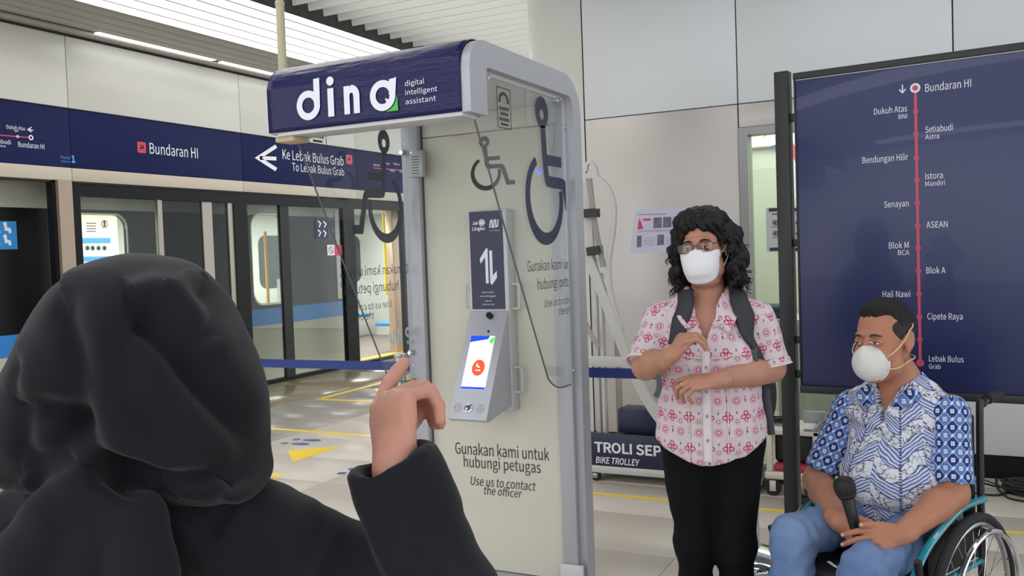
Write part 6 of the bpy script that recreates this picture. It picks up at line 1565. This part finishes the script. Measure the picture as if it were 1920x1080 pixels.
# wheelchair
chair = thing('wheelchair', 'manual wheelchair with a teal frame and chrome push rims carrying the seated man', 'wheelchair', tuple(SF.w((0, 0.05, 0))))
teal = mat('teal_frame_paint', '#0e8496', 0.28, coat=.5); nyl = mat('black_nylon_upholstery', '#141416', 0.7, bump=.0006, bscale=250)
def cput(nm, me, m_, parent=None, sm=True):
    if sm: sharp(me)
    me.transform(SM @ Matrix.Translation((0, -.065, 0))); return put(nm, me, m_, parent or chair)
cput('seat_cushion', bevel(boxm((-.20, -.38, .405), (.20, .10, .452)), .015, 3), nyl, sm=False)
cput('backrest', bevel(boxm((-.20, .175, .50), (.20, .20, .90)), .01, 2), nyl, sm=False)
for s in (-1, 1):
    x = s * .225
    cput('side_frame', MB().tube(smooth_path([(x, -.36, .10), (x, -.38, .34), (x, -.34, .43), (x, -.22, .54), (x, -.04, .605), (x, .08, .62), (x, .20, .615)], 6), .0125, 10).mesh(), teal)
    cput('seat_rail', MB().tube([(s * .21, -.42, .40), (s * .21, .20, .40)], .011, 8).mesh(), teal)
    cput('lower_rail', MB().tube(smooth_path([(x, -.40, .20), (x, .0, .17), (x, .18, .30)], 5), .011, 8).mesh(), teal)
    cput('back_post', MB().tube(smooth_path([(s * .21, .21, .20), (s * .21, .21, .88), (s * .21, .235, .93), (s * .21, .32, .945)], 5), .0125, 10).mesh(), M['black_plastic'])
    cput('push_handle', MB().tube([(s * .21, .27, .942), (s * .21, .37, .945)], .018, 10).mesh(), M['rubber'])
    cput('side_guard', bevel(boxm((s * .208, -.18, .42), (s * .214, .18, .57)), .002, 1), nyl, sm=False)
    cput('brake_lever', MB().tube([(x + s * .02, -.30, .42), (x + s * .025, -.32, .50)], .007, 8).tube([(x + s * .025, -.318, .495), (x + s * .028, -.332, .54)], .012, 10).mesh(), M['black_plastic'])
    cput('footrest_hanger', MB().tube(smooth_path([(s * .19, -.41, .38), (s * .17, -.52, .30), (s * .15, -.60, .10)], 5), .0115, 8).mesh(), teal)
    cput('footplate', bevel(boxm((s * .03, -.70, .058), (s * .17, -.55, .072)), .004, 1), M['black_plastic'], sm=False)
    # drive wheel
    hub = np.array([s * .258, .03, .300]); A = nrm((1, 0, 0)); n = 48
    wl_ = cput('drive_wheel_tyre', MB().tube([hub + np.array([0, math.cos(2 * PI * i / n), math.sin(2 * PI * i / n)]) * .289 for i in range(n)], .0165, 10, True).mesh(), M['rubber'])
    cput('wheel_rim', MB().tube([hub + np.array([0, math.cos(2 * PI * i / n), math.sin(2 * PI * i / n)]) * .268 for i in range(n)], .0095, 8, True, flat=None).mesh(), M['steel'], wl_)
    cput('hub', MB().lathe(hub - A * .03, [(.012, 0), (.03, .004), (.03, .012), (.014, .016), (.014, .044), (.03, .048), (.03, .056), (.010, .06)], 20, (1, 0, 0)).mesh(), M['chrome'], wl_)
    sp_ = MB()
    for k in range(28):
        t = 2 * PI * k / 28; o_ = .02 if k % 2 else -.02; tt = t + (.35 if (k // 2) % 2 else -.35)
        sp_.tube([hub + np.array([o_, .026 * math.cos(tt), .026 * math.sin(tt)]), hub + np.array([0, .262 * math.cos(t), .262 * math.sin(t)])], .0011, 4)
    cput('spokes', sp_.mesh(), M['chrome'], wl_)
    hc = hub + np.array([s * .045, 0, 0])
    hr = cput('push_rim', MB().tube([hc + np.array([0, math.cos(2 * PI * i / n), math.sin(2 * PI * i / n)]) * .252 for i in range(n)], .0095, 10, True).mesh(), M['chrome'])
    st__ = MB()
    for k in range(6): t = 2 * PI * k / 6 + .4; dd_ = np.array([0, math.cos(t), math.sin(t)]); st__.tube([hub + dd_ * .265, hc + dd_ * .252], .0035, 6)
    cput('push_rim_stud', st__.mesh(), M['chrome'], hr)
    # front caster
    cc_ = np.array([s * .215, -.36, .065])
    cput('front_caster_wheel', MB().lathe(cc_ - A * .014, [(.02, 0), (.058, 0), (.065, .006), (.065, .022), (.058, .028), (.02, .028)], 24, (1, 0, 0)).mesh(), M['rubber'])
    cput('front_caster_fork', MB().tube([cc_ + A * .02, cc_ + np.array([.02, -.03, .08]), cc_ + np.array([0, -.04, .10]), cc_ + np.array([0, -.04, .16])], .008, 8).tube([cc_ - A * .02, cc_ + np.array([-.02, -.03, .08]), cc_ + np.array([0, -.04, .10])], .008, 8).mesh(), M['chrome'])
cput('cross_brace', MB().tube([(-.21, -.05, .16), (.21, -.05, .40)], .010, 8).tube([(.21, -.09, .16), (-.21, -.09, .40)], .010, 8).mesh(), teal)
cput('belt_buckle', MB().tube(smooth_path([(-.05, -.315, .462), (0, -.335, .458), (.05, -.315, .462)], 4), .006, 8, flat=(.4, (0, 0, 1))).mesh(), M['white_print'])

# ================================================================== WOMAN IN THE BLACK HEADSCARF (nearest, seen from behind)
HF = Frame(-0.395, 1.02, 200); HM = HF.M()       # turned away from the camera, towards the kiosk
VF = Frame(-0.395, 1.02, 0); VM = VF.M()         # the same place, axes as seen by the camera: x right, -y towards the camera
visitor = thing('person', 'person in a black headscarf and black jacket seen from behind, hand raised', 'person', tuple(VF.w((0, 0, 0))))
vskin = skin('visitor_skin', '#c08a77')
def V(x, y, d): return VF.px(x, y, d)
hc = V(262, 690, 1.02)
S_ = SDF((-.22, -.24, .95), (.44, .40, 1.55), .0032)
HRv = np.array(rotm('Z', 160))
head_shape(S_, HRv, hc + np.array([.0, .01, .005]), .93)
S_.path([hc + np.array([0, .01, -.06]), (.0, .0, 1.16), (.0, .0, 1.05)], [.05, .055, .09], k=.03)
vsh = V(600, 1050, 1.04); vel = V(828, 1125, 1.0); vwr = V(742, 880, 1.0)
S_.ell((.0, .0, 1.06), (.15, .08, .10), k=.03); S_.path([(.1, 0, 1.1), vsh, vel], [.05, .048, .042], k=.02); S_.path([vel, vwr], [.034, .025], k=.01)
vt = []
fdir = nrm(V(738, 785, 1.035) - vwr)
hand_shape(S_, vwr, fdir, (.60, .72, .05), (-.8, .5, .1), ((.45, .12, .08), (1.0, 1.3, .6), (1.1, 1.35, .6), (1.15, 1.4, .6)), 1.0, tips=vt, spread=.06, thumb_dir=(.35, .75, .45))
me = S_.mesh(); me.transform(VM); vb = put('body', me, vskin, visitor)
blk_cloth = mat('black_jersey_scarf', '#131419', 0.85, sheen=.08, spec=.25, bump=.0004, bscale=500)
jack = mat('black_jacket_cloth', '#17181d', 0.8, sheen=.08, spec=.2, bump=.0004, bscale=420)
# headscarf
S_ = SDF((-.24, -.26, 1.08), (.26, .26, 1.56), .0034)
c1 = V(265, 640, 1.0)
S_.ell(c1, (.104, .135, .098), k=0); S_.ell(V(172, 700, 1.0), (.068, .11, .072), k=.04)
S_.ell(V(105, 795, 1.0), (.060, .10, .060), k=.05); S_.ell(V(360, 770, 1.0), (.082, .105, .09), k=.05); S_.ell(V(230, 790, 1.0), (.10, .11, .075), k=.05)
S_.ell(V(415, 860, 1.0), (.045, .09, .045), k=.03); S_.ell(V(60, 850, 1.0), (.040, .08, .03), k=.03); S_.ell(V(462, 895, .97), (.020, .07, .022), k=.02)
S_.ell(V(250, 950, 1.01), (.085, .085, .07), k=.02)
S_.ell(V(160, 920, .905), (.030, .025, .026), k=.015)
for pxs, rr in (([(150, 925), (110, 985), (60, 1050), (40, 1120)], [.022, .028, .034, .04]), ([(175, 930), (185, 1000), (165, 1080), (160, 1150)], [.02, .024, .028, .03]), ([(215, 930), (260, 980), (270, 1060), (290, 1140)], [.02, .024, .028, .03])):
    S_.path([V(x, y, .895 - .004 * i) for i, (x, y) in enumerate(pxs)], rr, k=.02)
me = S_.mesh(smooth=3)
def seg_d(co, pl):
    p = co[:, [0, 2]]; best = np.full(len(co), 9.0); side = np.zeros(len(co))
    for a, b in zip(pl[:-1], pl[1:]):
        ab = b - a; t = np.clip(((p - a) @ ab) / (ab @ ab), 0, 1); q = p - a - t[:, None] * ab; d = np.linalg.norm(q, axis=1)
        sd_ = np.sign(ab[0] * (p[:, 1] - a[1]) - ab[1] * (p[:, 0] - a[0])); m = d < best; best[m] = d[m]; side[m] = sd_[m]
    return best, side
folds = [([(262, 600), (300, 650), (350, 730), (400, 800), (440, 870)], .016, .012), ([(330, 545), (390, 600), (440, 680), (470, 770), (480, 850)], .009, .011), ([(300, 490), (380, 520), (440, 590), (480, 680)], .005, .008),
         ([(120, 590), (150, 650), (160, 740), (130, 830), (60, 880)], .010, .016), ([(95, 770), (140, 790), (190, 850), (240, 890)], .014, .016), ([(250, 620), (230, 700), (250, 780), (330, 850), (430, 890)], .008, .016),
         ([(330, 560), (350, 600), (345, 640)], .006, .008), ([(200, 880), (300, 905), (400, 912), (480, 925)], .014, .012), ([(30, 700), (40, 780), (30, 850)], .006, .012)]
fp = [([VF.px(x, y, .88)[[0, 2]] for x, y in smooth_path(f, 4)], a, w) for f, a, w in folds]
def scarf(co, no):
    d = wrinkle(co, [((.5, .3, 1), 60, .7), ((1, .2, -.5), 90, .4)], .0022, seed=21); fr = np.clip(-no[:, 1] * 1.5 + .3, 0, 1)
    for pl, a, w in fp:
        q, s = seg_d(co, pl); d += fr * (-1.5 * a * np.exp(-(q / w) ** 2) + a * .8 * np.exp(-((q - 2.1 * w) / (1.4 * w)) ** 2) * (s > 0))
    return d
displace(me, scarf); me.transform(VM); put('headscarf', me, blk_cloth, visitor)
# jacket and long dress
S_ = SDF((-.42, -.26, .70), (.46, .28, 1.30), .0042)
S_.ell((.0, .02, .95), (.19, .125, .26), k=0)
S_.cap(V(60, 1010, 1.01), V(520, 1012, 1.02), .060, k=.04); S_.ell(V(560, 1062, 1.03), (.065, .065, .065), k=.03)
S_.cap(V(430, 985, 1.0), V(300, 950, 1.0), .05, k=.03); S_.cap(V(150, 985, 1.0), V(-140, 1140, 1.01), .062, .06, k=.04); S_.cap(V(-140, 1140, 1.01), V(-130, 1400, .95), .055, .045, k=.03)
S_.path([V(560, 1062, 1.03), V(690, 1100, 1.03), vel], [.062, .062, .058], k=.03)
S_.cap(vel, vwr - nrm(vwr - vel) * -.012, .060, .049, k=.02, cut=True)
S_.cap(vwr - nrm(vwr - vel) * .02, vwr + nrm(vwr - vel) * .05, .037, .037, k=.004, op='-')
me = S_.mesh()
displace(me, lambda co, no: wrinkle(co, [((.8, .2, .6), 70, .9), ((.3, .2, 1), 56, .8), ((1, 0, -.4), 120, .4)], .0065, 1.1, seed=33)); me.transform(VM); put('jacket', me, jack, visitor)
S_ = SDF((-.34, -.30, .02), (.34, .32, .92), .008); S_.cap((0, .02, .82), (0, .02, .02), .19, .25, k=0, flat=((0, 1, 0), .75), cut=True); me = S_.mesh()
displace(me, lambda co, no: .012 * np.sin(np.arctan2(co[:, 0], co[:, 1]) * 14 + co[:, 2]) * np.clip(.9 - co[:, 2], 0, 1)); me.transform(VM); put('long_skirt', me, jack, visitor)
